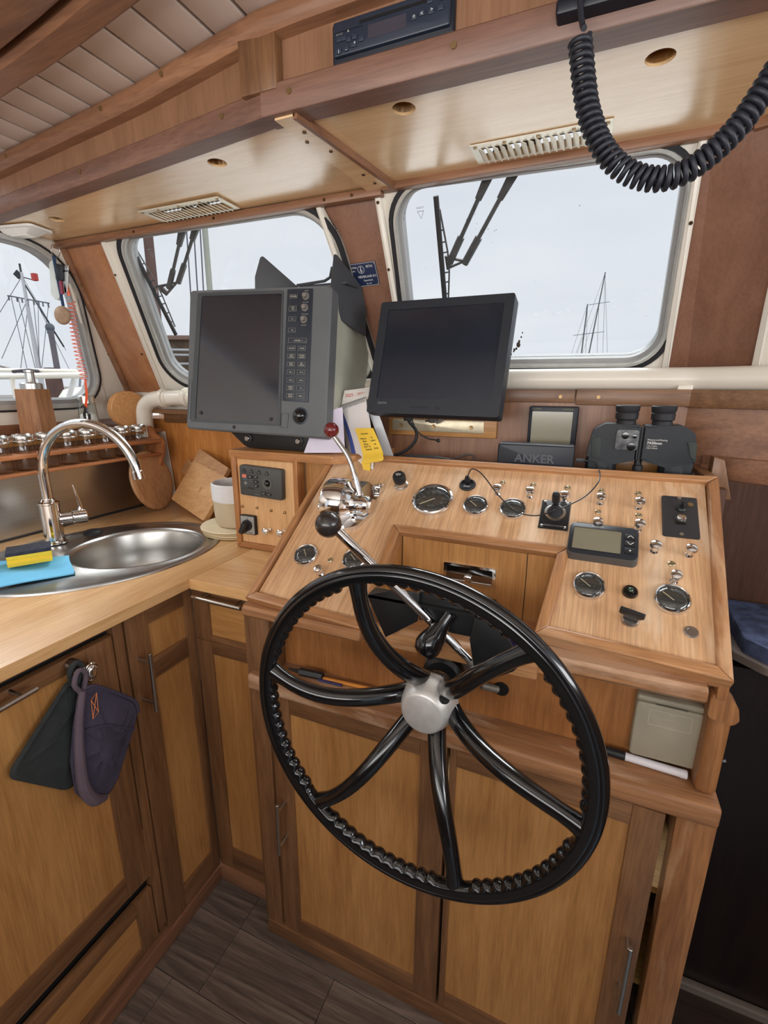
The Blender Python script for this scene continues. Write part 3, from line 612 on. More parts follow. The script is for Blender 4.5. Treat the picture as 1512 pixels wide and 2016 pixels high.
# things on the shelf below the port window
kb = root('knife_block', (-1.60, .95, 1.228), 'upright wooden pepper mill block with a steel neck on the window shelf', 'mill')
KM = T((-1.595, .962, 1.229), (math.cos(R(25)), math.sin(R(25)), 0), (-math.sin(R(25)), math.cos(R(25)), 0))
g = G(KM); g.prism(rect(-.034, -.040, .034, .040, .002), 0, .142, .002, top=rect(-.030, -.036, .030, .036, .002)); build('wooden_body', g, BLOCKW, kb)
g = G(KM); g.lathe([(.030, .142), (.030, .158), (.0285, .160), (.014, .160), (.0125, .165), (.0125, .190), (.014, .192), (.014, .198), (0, .198)], n=24); build('steel_neck', g, STEEL, kb)
kb.name = 'pepper_mill'
sb = root('salt_bottle', (-1.60, 1.13, 1.228), 'clear glass salt bottle with a steel cap on the window shelf', 'bottle'); M = Matrix.Translation((-1.60, 1.135, 1.229))
g = G(); g.lathe([(0, 0), (.031, 0), (.033, .004), (.027, .095), (.024, .100), (.0225, .100), (.0255, .094), (.031, .006), (0, .004)], M, 24); build('glass_body', g, CLEAR, sb)
g = G(); g.lathe([(.026, .094), (.026, .118), (.024, .120), (0, .120)], M, 24); build('cap', g, mat('lid_steel', (205, 203, 198), .22, 1), sb)
g = G(); g.lathe([(0, .005), (.029, .005), (.0275, .04), (.024, .055), (.012, .062), (0, .06)], M, 20); build('salt', g, mat('salt_white', (236, 234, 230), .9, bump=.6), sb)
# round cork trivets leaning behind the pipe elbow
for k, (dx, lb) in enumerate(((0, 'front round cork trivet leaning in the corner by the pipe elbow'), (-.012, 'middle round cork trivet of the three by the pipe elbow'), (-.024, 'rearmost round cork trivet against the port window corner'))):
    M = T((-1.565 + dx, 1.275 + .002 * k, 1.298), (.25, .96, .08), (-.15, 0, .98))
    g = G(M); g.lathe([(.064, -.004), (.066, -.002), (.066, .002), (.064, .004)], n=40); o = build('cork_trivet', g, mat('cork', (206, 152, 98), .8, var=.15, vscale=120, bump=.3), None, loc=(-1.565 + dx, 1.275, 1.232), label=lb, cat='trivet', group='round cork trivets in the corner')
# chopping boards in the corner
rb = root('round_board', (-1.44, 1.23, CT), 'round wooden serving board leaning in the corner beside the spice rack', 'board')
hx = Vector((-.25, .955, .08)).normalized(); nn = Vector((.95, .20, .24)); nn = (nn - hx * nn.dot(hx)).normalized(); hy = nn.cross(hx)
M = T((-1.425, 1.215, 1.052), hx, hy, nn)
g = G(M); g.lathe([(0, -.009), (.098, -.009), (.106, -.005), (.108, 0), (.106, .006), (.100, .009), (.092, .0095), (.085, .008), (0, .008)], n=56); build('board_disc', g, wood('round_board_wood', (206, 158, 112), (178, 126, 84), 'Z', .5, .1), rb)
def pboard(name, A, B, D, th_, m, label, cat='board', lip=False):
    A, B, D = Vector(A), Vector(B), Vector(D); x = (B - A); y = (D - A); Lx, Ly = x.length, y.length; M = T(A, x, y - x.normalized() * y.dot(x.normalized()))
    rt = root(name, A, label, cat); g = G(M); g.prism(rect(0, 0, Lx, Ly, .006), -th_ / 2, th_ / 2, .0015); build('board_slab', g, m, rt); return rt, M, Lx, Ly
A = Vector((-1.108, 1.128, .955)); B = Vector((-1.345, 1.225, .985)); D = Vector((-1.058, 1.205, 1.085))
if (B - A).cross(D - A).y > 0: pass
b1_, M1, lx, ly = pboard('chopping_board', A, B, D, .017, BAMBOO, 'rectangular bamboo chopping board tilted on its corner in front')
sx_ = 1 if (M1.to_3x3() @ Vector((0, 0, 1))).y < 0 else -1
text('board_brand', 'II', .03, M1 @ Matrix.Translation((lx * .45, ly * .5, sx_ * .0087)) @ (Matrix.Identity(4) if sx_ > 0 else Matrix.Rotation(PI, 4, 'Y')), mat('burnt_mark', (160, 112, 66), .6), b1_, depth=.00015)
b2_, M2, lx, ly = pboard('chopping_board', A + Vector((-.035, .034, .010)), B + Vector((-.010, .034, .022)), D + Vector((-.035, .034, .032)), .015, wood('bamboo_dark', (196, 146, 96), (170, 120, 74), 'X', .5, .05), 'second bamboo chopping board with handle, behind the tilted one')
g = G(M2); g.prism(rect(lx - .005, ly * .38, lx + .045, ly * .68, .012), -.007, .007, .001); build('board_handle', g, MATS['bamboo_dark'], b2_)
# basket and striped mats
mt = root('striped_mats', (-.98, 1.13, CT), 'small stack of striped cream placemats under the fabric basket', 'placemat')
for k in range(4):
    g = G(); M = Matrix.Translation((-.965 - .004 * k, 1.128 + .003 * (k % 2), CT + .002 + .005 * k)); g.lathe([(.110, 0), (.1115, .0018), (.110, .0042)], M, 40)
    build('mat_layer', g, mat('mat_cream' if k % 2 else 'mat_tan', (226, 212, 180) if k % 2 else (190, 166, 126), .85, bump=.6, bscale=300), mt)
bk = root('fabric_basket', (-.965, 1.13, CT + .02), 'beige fabric bread basket with folded white rim beside the switch box', 'basket'); M = Matrix.Translation((-.968, 1.132, CT + .024))
g = G(); g.lathe([(0, 0), (.066, 0), (.072, .008), (.075, .05), (.0755, .085), (.073, .085), (.070, .05), (.066, .01), (0, .006)], M, 36); build('basket_body', g, mat('beige_canvas', (196, 178, 150), .9, bump=.6, bscale=600), bk)
g = G(); g.lathe([(.0765, .078), (.0775, .082), (.0785, .112), (.0775, .128), (.0745, .131), (.072, .128), (.070, .08), (.0765, .078)], M, 36, caps=False); build('rim_cuff', g, mat('white_mesh_cloth', (228, 226, 226), .9, bump=.8, bscale=900), bk)

# ---- galley cabinets
def framed_front(parent, F, x0, z0, x1, z1, st, openings, th_=.018, m=None, pm=None, name='door', lab=None):
    """frame made of stiles and rails with recessed panels; openings = (x0,z0,x1,z1)"""
    d = root(name, mv(F, x0, z0, 0)); d.parent = parent
    d.location = Vector(mv(F, x0, z0, 0)) - wloc(parent)
    return d
GF = FY(-.84)
def door_on(parent, F, rectd, panels, name='door', m_v=None, m_h=None, pm=None, z=.0, th_=.016, label=None):
    """rectd=(x0,z0,x1,z1); panels list of (x0,z0,x1,z1) sorted by z; one mesh frame child of parent, panels as sub parts"""
    x0, z0, x1, z1 = rectd; xi0, xi1 = panels[0][0], panels[0][2]
    g = G(F); g.prism([(x0 + .001, z0 + .001), (x1 - .001, z0 + .001), (x1 - .001, z1 - .001), (x0 + .001, z1 - .001)], z - th_, z - .008); d = build(name, g, m_v or darkwood('Z'), parent, label=label)
    for a, b_ in ((x0, xi0), (xi1, x1)): g = G(F); g.prism([(a, z0), (b_, z0), (b_, z1), (a, z1)], z - th_, z, .0012); build('stile', g, m_v or darkwood('Z'), d)
    zs = [z0] + [v for p in panels for v in (p[1], p[3])] + [z1]
    for k in range(0, len(zs), 2):
        a, b_ = zs[k], zs[k + 1]
        if b_ - a > .004: g = G(F); g.prism([(xi0, a), (xi1, a), (xi1, b_), (xi0, b_)], z - th_, z - .0005, .0012); build('rail', g, m_h, d)
    for p in panels: g = G(F); g.prism([(p[0] - .001, p[1] - .001), (p[2] + .001, p[1] - .001), (p[2] + .001, p[3] + .001), (p[0] - .001, p[3] + .001)], z - .0078, z - .006); build('door_panel', g, pm or panelwood('Z'), d)
    return d
def bar_handle(parent, F, a, b_, off=.030, r=.0045, posts=(.15, .85)):
    a, b_ = Vector(a), Vector(b_); h = G(); A = Vector(mv(F, a.x, a.y, off)); B = Vector(mv(F, b_.x, b_.y, off)); h.cyl(A, B, r, n=14, bev=.0008)
    for t in posts: q = A.lerp(B, t); qq = Vector(mv(F, *(a.lerp(b_, t)), 0)); h.cyl(q, qq, r * .75, n=10)
    return build('handle', h, HANDLE, parent)
gc = root('galley_cabinet', (-.84, .6, 0), 'narrow oak galley cupboard with vertical bar handle, left of the corner', 'cabinet')
g = G(); g.box((-1.50, .590, .045), (-.858, .788, .79)); build('carcass', g, darkwood('Z'), gc)
g = G(); g.box((-1.50, -.4, .0), (-.86, .588, .79)); g.box((-.90, -.4, .79), (-.86, .588, .915))
cc = root('galley_cooler_cabinet', (-.84, .3, 0), 'wide oak-fronted galley door with horizontal handle and ring hook above a low drawer', 'cabinet')
build('carcass', g, HOLE, cc)
d2 = door_on(gc, GF, (.604, .050, .788, .912), [(.661, .120, .762, .738), (.661, .790, .762, .874)], m_h=darkwood('Y'), z=.0)
# split middle rail shows as frame; handle on the left stile
bar_handle(d2, GF, (.622, .690), (.624, .832), .038)
d1 = door_on(cc, GF, (-.25, .262, .572, .893), [(-.16, .320, .517, .862)], m_h=darkwood('Y'), z=.002)
g = G(GF); g.prism([(.50, .862), (.515, .862), (.517, .845)], -.004, .001); build('corner_block', g, darkwood('Y'), d1)
bar_handle(d1, GF, (.18, .882), (.407, .889), .038, posts=(.2, .9))
g = G(GF); g.prism([(-.35, .906), (.60, .906), (.60, .922), (-.35, .922)], -.03, -.003); build('top_rail', g, darkwood('Y'), cc)
g = G(GF); g.prism([(.577, .08), (.600, .08), (.600, .912), (.577, .912)], -.02, -.001, .001); build('divider_post', g, darkwood('Z'), cc)
g = G(GF); g.prism([(.572, .255), (.577, .255), (.577, .40), (.572, .40)], -.01, .002); build('hinge_side', g, darkwood('Z'), cc)
dd = door_on(cc, GF, (-.25, .075, .572, .226), [(-.16, .092, .528, .190)], name='drawer', m_h=darkwood('Y'), pm=panelwood('Y'), z=.002)
g = G(GF)
pl0 = [(-.3, 0), (.80, 0), (.80, .048), (-.3, .048)]; g.prism(pl0, -.02, .006, .006); struct('baseboard_port', g, teak('Y'))
g = G(FX(.787)); g.prism([(-.838, 0), (-.632, 0), (-.632, .055), (-.838, .055)], -.02, .006, .006); struct('baseboard_forward', g, teak('X'))
kc = root('corner_cabinet', (-.74, .79, 0), 'narrow oak corner cupboard with horizontal bar handle on its drawer', 'cabinet')
CF = FX(.787)
g = G(); g.box((-.838, .805, .05), (-.645, 1.3, .79)); build('carcass', g, darkwood('Z'), kc)
cd = door_on(kc, CF, (-.838, .056, -.636, .775), [(-.792, .128, -.683, .741)], m_h=darkwood('X'))
cdr = door_on(kc, CF, (-.838, .776, -.636, .919), [(-.790, .792, -.681, .877)], name='drawer', m_h=darkwood('X'), pm=panelwood('X'))
bar_handle(cdr, CF, (-.802, .908), (-.661, .906), .036)
# towel hook with oven glove and pot cloth
hk = root('ring_hook', (-.838, .497, .875), 'chrome ring hook screwed to the wide galley door', 'hook')
g = G(); g.cyl((-.838, .485, .880), (-.818, .488, .878), .012, n=20, bev=.001); build('hook_plate', g, HANDLE, hk)
g = G(); g.tube([(-.806 + .002 * math.sin(a), .500 + .012 * math.cos(a), .862 + .017 * math.sin(a)) for a in [2 * PI * i / 24 for i in range(24)]], .0035, 10, closed=True); g.cyl((-.818, .488, .878), (-.806, .492, .873), .004, n=10); g.ball((-.803, .502, .862), .0115, .5, 1, 1.2); build('ring', g, CHROME, hk)
def cloth(name, outline, x0, bulge, m, label, cat, edge=.006, extra=None):
    """closed quilted shape in a plane X = x0, outline in (y, z)"""
    rt = root(name, (x0, outline[0][0], outline[0][1]), label, cat)
    pts = rpoly(outline, .02, 6); cy = sum(p[0] for p in pts) / len(pts); cz = sum(p[1] for p in pts) / len(pts)
    b = bmesh.new(); L = []; n = len(pts)
    for s, h in ((1, 0), (.985, edge), (.93, edge * 1.2), (.88, edge * .8), (.6, bulge * .8), (.3, bulge)):
        L.append([b.verts.new((x0 + h + .0015 * math.sin(9 * i / n * 6.28 + s * 7) * (1 - s) * 2, cy + (p[0] - cy) * s, cz + (p[1] - cz) * s)) for i, p in enumerate(pts)])
    for A, B in zip(L, L[1:]):
        for i in range(n): b.faces.new((A[i], A[(i + 1) % n], B[(i + 1) % n], B[i]))
    b.faces.new(L[-1]); b.faces.new(L[0]); g = G(); g._t(b); o = build(extra or 'quilted_body', g, m, rt, ang=80); return rt
CH = mat('charcoal_cloth', (48, 52, 52), .95, bump=.7, bscale=500, var=.15, vscale=60); PU = mat('dusk_blue_cloth', (66, 60, 78), .95, bump=.7, bscale=500, var=.12, vscale=60); PUL = mat('mauve_trim_cloth', (98, 84, 94), .95, bump=.7, bscale=500, var=.08)
ph = cloth('pot_cloth', [(.345, .752), (.435, .640), (.510, .70), (.500, .850), (.478, .858), (.463, .856)], -.826, .012, CH, 'dark green-grey quilted pot cloth hanging behind the oven glove', 'cloth')
g = G(); g.tube(smooth([(-.818, .470, .852), (-.812, .468, .882), (-.810, .480, .893), (-.812, .490, .876), (-.815, .478, .850)], 5), .005, 8); build('hanging_loop', g, CH, ph)
og = cloth('oven_glove', [(.470, .838), (.500, .838), (.570, .752), (.577, .725), (.566, .700), (.512, .610), (.487, .590), (.449, .604), (.432, .650), (.434, .715), (.450, .78)], -.804, .020, PU, 'slate-purple oven glove hanging from the ring hook', 'glove')
g = G(); b = bmesh.new()
g.tube(smooth([(-.796, .473, .842), (-.793, .455, .785), (-.789, .443, .720), (-.787, .440, .660), (-.789, .454, .618), (-.795, .480, .597)], 6), [.006 + .007 * (i / 30) * (1 if i < 24 else (30 - i) / 6) for i in range(31)], 10); build('side_trim', g, PUL, og)
g = G(); g.tube(smooth([(-.800, .470, .838), (-.800, .496, .836), (-.798, .535, .797), (-.798, .572, .752), (-.799, .577, .722)], 6), .0035, 8); build('cuff_binding', g, PU, og)
g = G(); g.tube(smooth([(-.786, .462, .770), (-.782, .50, .752), (-.788, .555, .700)], 6), .0022, 6); build('quilt_seam', g, PU, og)
g = G(); g.tube(smooth([(-.800, .472, .838), (-.797, .462, .862), (-.799, .474, .882), (-.801, .487, .868), (-.802, .480, .84)], 5), .0045, 8); build('hanging_loop', g, PUL, og)
g = G(); q = [(-.7905, .482, .818), (-.7905, .494, .826), (-.785, .488, .790), (-.785, .476, .783)]
g.tube(q, .0006, 5, closed=True); g.tube([q[0], q[2]], .0006, 5); g.tube([q[1], q[3]], .0006, 5); build('cross_stitch', g, mat('orange_thread', (214, 128, 72), .7), og)

# ================================================================== HELM CONSOLE
hc = root('helm_console', (-.18, .76, 0), 'oak helm console with sloping U-shaped dashboard, recess and storage ledge', 'console')
# side walls / body under the slope (yz profile swept in x)
def sidewall(x0, x1, prof, m, name='side_wall'):
    g = G(); g.prism(prof, x0, x1, 0, M=T((0, 0, 0), (0, 1, 0), (0, 0, 1))); return build(name, g, m, hc)
sp_ = [(.80, .80), (1.10, .80), (1.10, 1.195), (1.052, 1.195), (.75, .985), (.75, .93), (.80, .93)]
sidewall(-.585, -.572, sp_, teak('Z')); sidewall(.205, .222, sp_, teak('Z'))
g = G(); g.prism([(.79, .74), (1.10, .74), (1.10, 1.193), (1.056, 1.193), (.80, 1.012), (.79, .99)], .222, .236, 0, M=T((0, 0, 0), (0, 1, 0), (0, 0, 1))); build('side_cheek', g, teak('Z'), hc)
# U-shaped veneer board
U_out = [(-.575, -.022), (-.338, -.036), (-.345, .190), (-.012, .190), (-.028, .022), (.212, .008), (.218, .392), (-.568, .392)]
g = G(PANEL); g.prism(U_out, -.014, 0); build('dashboard_panel', g, DASH, hc)
def mould(A, B, wdt, side, h=.010, base=-.020, m=None, name='dash_moulding', e0=0, e1=0):
    """bar from A to B on the dashboard; wdt offset to the left (+1) or right (-1) of the direction; e0/e1 = mitre offsets of the inner corners"""
    A, B = Vector(A), Vector(B); d = (B - A).normalized(); nrm = Vector((-d.y, d.x)) * side
    p = [A, B, B + nrm * wdt + d * e1, A + nrm * wdt + d * e0]
    g = G(PANEL); q = [tuple(v) for v in p]
    g.prism(q, base, h, .004, seg=3); return build(name, g, m or dashtrim('X' if abs(d.x) > abs(d.y) else 'Y'), hc)
wd = .019
OC = dict(a=(-.592, -.032), b=(-.326, -.046), c=(-.330, .178), d=(-.024, .176), e=(-.042, .012), f=(.226, -.004), g=(.240, .402), h=(-.585, .402))
mould(OC['a'], OC['b'], wd, 1, e0=wd * .9, e1=-wd); mould(OC['b'], OC['c'], wd, 1, e0=wd * 1.02, e1=wd)
mould(OC['c'], OC['d'], wd, 1, e0=-wd, e1=wd); mould(OC['d'], OC['e'], wd, 1, e0=-wd, e1=-wd)
mould(OC['e'], OC['f'], wd, 1, e0=wd, e1=-wd); mould(OC['f'], OC['g'], wd, 1, e0=wd, e1=-wd); mould(OC['g'], OC['h'], wd * .8, 1, e0=wd, e1=-wd * .6); mould(OC['h'], OC['a'], wd * .7, 1, e0=wd * .7, e1=-wd * .8)
# secondary lips under the dashboard front
g = G(); g.prism([(.706, .953), (.712, .947), (.79, .947), (.79, .973), (.712, .973), (.706, .968)], -.040, .199, .003, M=T((0, 0, 0), (0, 1, 0), (0, 0, 1))); build('under_lip', g, ledgewood('X'), hc)
g = G(); g.prism([(.672, .945), (.678, .939), (.79, .939), (.79, .962), (.678, .962), (.672, .957)], -.588, -.330, .004, M=T((0, 0, 0), (0, 1, 0), (0, 0, 1)), seg=3); build('under_lip', g, ledgewood('X'), hc)
# recess behind the wheel
g = G(); g.box((-.345, .868, .90), (-.010, .880, 1.088)); build('recess_back', g, panelwood('Z'), hc)
for x in (-.325, -.075): g = G(); g.box((x, .8665, .90), (x + .0012, .8685, 1.085)); build('recess_joint', g, HOLE, hc)
YZ = T((0, 0, 0), (0, 1, 0), (0, 0, 1))
g = G(); g.prism([(.72, .945), (.875, .945), (.875, 1.078), (.72, .960)], -.345, -.333, 0, M=YZ); build('recess_cheek', g, panelwood('Z'), hc)
g = G(); g.prism([(.745, .945), (.875, .945), (.875, 1.078), (.745, .980)], -.026, -.014, 0, M=YZ); build('recess_cheek', g, panelwood('Z'), hc)
g = G(); g.box((-.345, .715, .935), (-.010, .875, .947)); build('recess_floor', g, dashtrim('X'), hc)
g = G(); g.box((-.33, .705, .925), (-.03, .722, .962), .004); build('recess_lip', g, dashtrim('X'), hc)
# fascia and ledge
g = G(); g.box((-.625, .790, .765), (.225, .803, .95)); build('fascia_board', g, wood('lower_fascia', (180, 122, 70), (152, 98, 52), 'Z', .4, .2, contrast=.8), hc)
g = G(); g.box((-.628, .716, .735), (.249, .80, .772), .007, seg=3); build('storage_ledge', g, ledgewood('X'), hc)
g = G(); g.box((-.640, .735, .05), (-.575, .80, .93), .002); build('side_post', g, darkwood('Z'), hc)
g = G(FX(.727)); g.prism([(-.628, 0), (-.584, 0), (-.584, .736), (-.628, .736)], -.03, 0, .0015); build('face_post', g, darkwood('Z'), hc)
g = G(FX(.727)); g.prism([(.202, -.02), (.250, -.02), (.250, .736), (.196, .736)], -.03, .0, .0015); build('face_post', g, wood('worn_post', (176, 122, 74), (140, 92, 54), 'Z', .45, .1, wear=(190, 150, 110)), hc)
g = G(FX(.727)); g.prism([(-.628, 0), (.25, 0), (.25, .043), (-.628, .043)], -.03, .004, .003); build('bottom_rail', g, darkwood('X'), hc)
g = G(); g.box((.236, .73, 0), (.25, 1.08, .76)); build('side_panel', g, darkwood('Z'), hc)
g = G(); g.box((-.60, 1.05, .04), (.24, 1.06, .75)); g.box((-.60, .76, .06), (-.592, 1.05, .735)); build('inner_back', g, HOLE, hc)
for z in (.285, .512): g = G(); g.box((-.58, .775, z), (.236, 1.05, z + .014)); build('inner_shelf', g, wood('shelf_pine', (190, 150, 84), (160, 120, 62), 'X', .6, 0), hc)
CFc = FX(.727)
dL = door_on(hc, CFc, (-.575, .046, -.176, .733), [(-.529, .088, -.229, .692)], m_h=darkwood('X'), z=.0)
bar_handle(dL, CFc, (-.556, .322), (-.553, .468), .030)
# starboard door stands slightly ajar: hinged on its port edge
ajar = Matrix.Translation((-.170, .727, 0)) @ Matrix.Rotation(R(-1.2), 4, 'Z') @ Matrix.Translation((.170, -.727, 0))
dR = door_on(hc, ajar @ CFc, (-.170, .046, .180, .733), [(-.158, .088, .134, .692)], m_h=darkwood('X'), z=.0)
bar_handle(dR, ajar @ CFc, (.160, .325), (.160, .480), .032)
# grab post with hooked head at the starboard end
gp = root('grab_post', (.232, .745, .772), 'worn wooden grab post with rounded hook head at the right end of the ledge', 'post')
WP = wood('worn_post', (176, 122, 74), (140, 92, 54), 'Z', .45, .1, wear=(190, 150, 110))
g = G(); g.box((.214, .738, .772), (.244, .790, .915), .011, seg=4); build('post_shaft', g, WP, gp)
g = G(); g.prism(rpoly([(.208, .916), (.240, .910), (.247, .920), (.243, .940), (.230, .955), (.208, .955)], .008, 8), -.022, .010, .005, M=FX(.738), seg=3); build('post_head', g, WP, gp)
g = G(); g.prism([(.213, .95), (.227, .95), (.227, .985), (.213, .985)], -.03, 0, .002, M=FX(.725)); build('post_tongue', g, WP, gp)

# ---- pull switches and indicator lamps on the dashboard (parts of the console)
def placed(proto, u, s, h=0, M0=PANEL):
    c = proto.copy(); COL.objects.link(c); c.parent = hc
    c.location = Vector(mv(M0, u, s, h)) - Vector(hc.location); c.rotation_euler = M0.to_euler(); return c
def proto(name, g, m):   # built at the origin, in dashboard axes
    o = build(name, g, m, None); return o
g = G(); g.lathe([(.0065, 0), (.0065, .002), (.005, .004), (.0042, .005), (.0042, .012), (.0062, .014), (.0092, .016), (.0096, .019), (.0080, .0225), (.004, .0245), (0, .0250)], n=20); kn = proto('pull_switch', g, CHROME)
g = G(); g.lathe([(.0062, 0), (.0058, .0015), (.0042, .0025), (.0036, .0015), (.0026, .003), (0, .0036)], n=16); ld = proto('indicator_lamp', g, LAMPM)
for i, (u, s) in enumerate([(-.155, .316), (-.090, .316), (-.024, .313), (.041, .315), (.039, .252), (.107, .312), (.107, .258), (.132, .213), (.184, .214), (.160, .156), (-.460, .054), (-.525, .214)]): placed(kn, u, s)
for (u, s) in [(-.150, .350), (-.088, .350), (-.021, .350), (.042, .349), (.039, .292), (.107, .349), (.108, .293), (.158, .191), (-.454, .090)]: placed(ld, u, s)
bpy.data.objects.remove(kn); bpy.data.objects.remove(ld)
g = G(PANEL); g.lathe([(.0100, 0), (.0100, .0015), (.0086, .003), (.0062, .003), (.0058, .002), (0, .002)], at(I4, .180, .067), 28); build('blanking_cap', g, HANDLE, hc)
g = G(PANEL); g.lathe([(.0122, 0), (.0122, .003), (.0105, .006), (.0060, .0062), (.0052, .009), (0, .0105)], at(I4, .096, .122), 24)
o = build('warning_lamp', g, BLKG, hc); g = G(PANEL); g.ball((.096, .122, .006), .0055, 1, 1, .9); build('green_lens', g, mat('green_lens', (20, 66, 36), .1, coat=1), o)
ig = root('ignition_key', mv(PANEL, .097, .074), 'black ignition key in its chrome lock below the green lamp', 'key')
g = G(PANEL); g.lathe([(.0135, 0), (.0135, .004), (.011, .0075), (.007, .0075), (0, .0075)], at(I4, .097, .070), 28); build('lock_ring', g, HANDLE, ig)
KM = PANEL @ Matrix.Translation((.097, .070, .0075)) @ Matrix.Rotation(R(-14), 4, 'Z') @ Matrix.Rotation(R(90), 4, 'X')
g = G(KM); g.box((-.004, 0, -.0012), (.004, .008, .0012)); g.prism(rpoly([(-.016, .006), (.012, .006), (.018, .012), (.018, .020), (-.018, .020), (-.018, .010)], .002, 3), -.0028, .0028, .001); build('key_bow', g, BLK, ig)
bt = root('stop_button', mv(PANEL, -.371, .322), 'black mushroom push knob on a steel collar at the dashboard top left', 'button')
g = G(PANEL); g.lathe([(.0165, 0), (.016, .002), (.0125, .004), (.012, .012), (.010, .013)], at(I4, -.371, .316), 24); build('collar', g, HANDLE, bt)
g = G(PANEL); g.lathe([(.0105, .012), (.0135, .014), (.0145, .018), (.0145, .030), (.0125, .034), (.008, .0355), (0, .036)], at(I4, -.371, .316), 28); build('knob_cap', g, BLK, bt)
text('knob_symbol', 'cjo', .0105, at(PANEL, -.371, .316, .0361), TEXTW, bt)

# ---- round gauges
def gauge(u, s, r, needle, label, marks=9, big=False, word=None):
    rt = root('gauge', mv(PANEL, u, s), label, 'gauge', 'chrome-rimmed round dashboard gauges'); M = at(PANEL, u, s)
    k = r / .026
    g = G(M); g.lathe([(r * .96, 0), (r * 1.02, .001), (r * 1.03, .004), (r * 1.0, .0075), (r * .93, .0095), (r * .87, .0085), (r * .85, .005)], n=48, caps=False); build('bezel', g, CHROME, rt)
    g = G(M); g.lathe([(r * .86, .002), (r * .86, .003), (0, .003)], n=40); f = build('dial_face', g, mat('dial_reflection_grey', (62, 62, 60), .5), rt)  # dial colour lightened to paint in the grey reflection of the glass
    g = G(M)
    for i in range(marks * (2 if big else 1)):
        a = R(225 - 270 * i / (marks * (2 if big else 1) - 1)); c_, s_ = math.cos(a), math.sin(a); L = .10 if i % 2 else .15
        g.box((r * (.80 - L), -.00035 * k, .0031), (r * .80, .00035 * k, .0034), M=Matrix.Rotation(a, 4, 'Z'))
    build('scale_marks', g, TEXTG, f, kind='stuff')
    if word: text('dial_lettering', word, r * .17, at(M, 0, -r * .42, .0032), TEXTG, f)
    if big:
        for t_, a in (('5', 200), ('10', 165), ('15', 130), ('20', 95), ('25', 55), ('30', 15), ('35', -20)): text('dial_number', t_, r * .17, at(M, r * .52 * math.cos(R(a)), r * .52 * math.sin(R(a)), .0032), TEXTG, f)
    g = G(M); g.box((-.0006 * k, -r * .12, .0042), (.0006 * k, r * .68, .0048), M=Matrix.Rotation(R(needle - 90), 4, 'Z')); build('needle', g, mat('needle_cream', (226, 208, 176), .5), rt)
    g = G(M); g.lathe([(r * .86, .0062), (r * .80, .0082), (r * .6, .0102), (r * .3, .0114), (0, .0118)], n=36, caps=False); build('domed_glass', g, GAUGEGLASS, rt)
    return rt
gauge(-.287, .280, .0435, 215, 'largest chrome-rimmed gauge, rev counter at the dashboard top left', 8, True, 'RPM')
gauge(-.193, .275, .0262, 140, 'small chrome gauge immediately right of the big rev counter', word='BAR')
gauge(-.118, .276, .0262, 140, 'small chrome gauge crossed by the thin charging cable', word='VOLT')
gauge(.033, .121, .0262, 140, 'small chrome gauge below the grey depth display', word='TEMP')
gauge(.156, .119, .0262, 140, 'small chrome gauge at the bottom right of the dashboard', word='AMP')
gauge(-.512, .091, .0262, 130, 'small chrome gauge at the far left bottom of the dashboard', word='BAR')
gauge(-.401, .099, .0262, 140, 'small chrome gauge partly hidden behind the wheel rim at left', word='TEMP')

# ---- usb socket with charging cable to the power speaker
us = root('usb_socket', mv(PANEL, -.223, .334), 'round black USB socket with the charging plug in it', 'socket'); M = at(PANEL, -.223, .334)
g = G(M); g.lathe([(.0178, 0), (.0178, .002), (.0160, .0045), (.0135, .0045), (.013, .002), (0, .002)], n=32); build('socket_ring', g, BLK, us)
g = G(M); g.box((-.007, -.009, .002), (.007, -.004, .004), .0008); build('port_slot', g, TEXTG, us)
cb = root('charging_cable', mv(PANEL, -.223, .338), 'thin black cable looping across the dashboard to the small speaker', 'cable')
g = G(M); g.box((-.0055, -.001, .003), (.0055, .009, .018), .0015); g.box((-.004, .0008, .018), (.004, .0072, .023), .001); build('usb_plug', g, BLK, cb)
pts = smooth([mv(PANEL, -.222, .340, .022), mv(PANEL, -.214, .350, .034), mv(PANEL, -.19, .337, .034), mv(PANEL, -.15, .296, .020), mv(PANEL, -.11, .262, .014), mv(PANEL, -.07, .250, .020), mv(PANEL, -.035, .250, .042), mv(PANEL, -.015, .266, .040), mv(PANEL, .015, .305, .030), mv(PANEL, .035, .345, .034), (.031, 1.065, 1.224), (.015, 1.075, 1.232), (-.004, 1.085, 1.232)], 8)
g = G(); g.tube(pts, .0013, 8); build('cable_run', g, BLK, cb)
g = G(); g.box((-.012, 1.080, 1.228), (.006, 1.090, 1.236), .001); build('micro_plug', g, BLK, cb)

# ---- bow thruster joystick
js = root('thruster_joystick', mv(PANEL, -.037, .272), 'black square joystick panel with rubber boot on the dashboard', 'joystick'); M = at(PANEL, -.0375, .2725)
g = G(M); g.prism(rect(-.0265, -.0365, .0265, .0365, .0015), 0, .003, .0006); build('plate', g, BLKM, js)
g = G(M); g.ring(rect(-.0275, -.0375, .0275, .0375), rect(-.0262, -.0362, .0262, .0362), 0, .002); build('plate_edge', g, HANDLE, js)
for x in (-.021, .021):
    for y in (-.031, .031): g = G(M); g.lathe([(.0032, .003), (.003, .0042), (.0015, .005), (0, .005)], at(I4, x, y), 12); build('screw', g, HANDLE, js)
g = G(M); g.lathe([(.0198, .003), (.0198, .0055), (.016, .0065), (.014, .006)], at(I4, 0, .004), 36); build('boot_ring', g, HANDLE, js)
g = G(M); pr = []
for i in range(6): r_ = .0150 - .0016 * i; z = .005 + .0035 * i; pr += [(r_ - .0012, z), (r_, z + .0012), (r_ - .0012, z + .003)]
g.lathe(pr + [(.0045, .028), (0, .028)], at(I4, 0, .004), 28); build('rubber_boot', g, RUBBER, js)
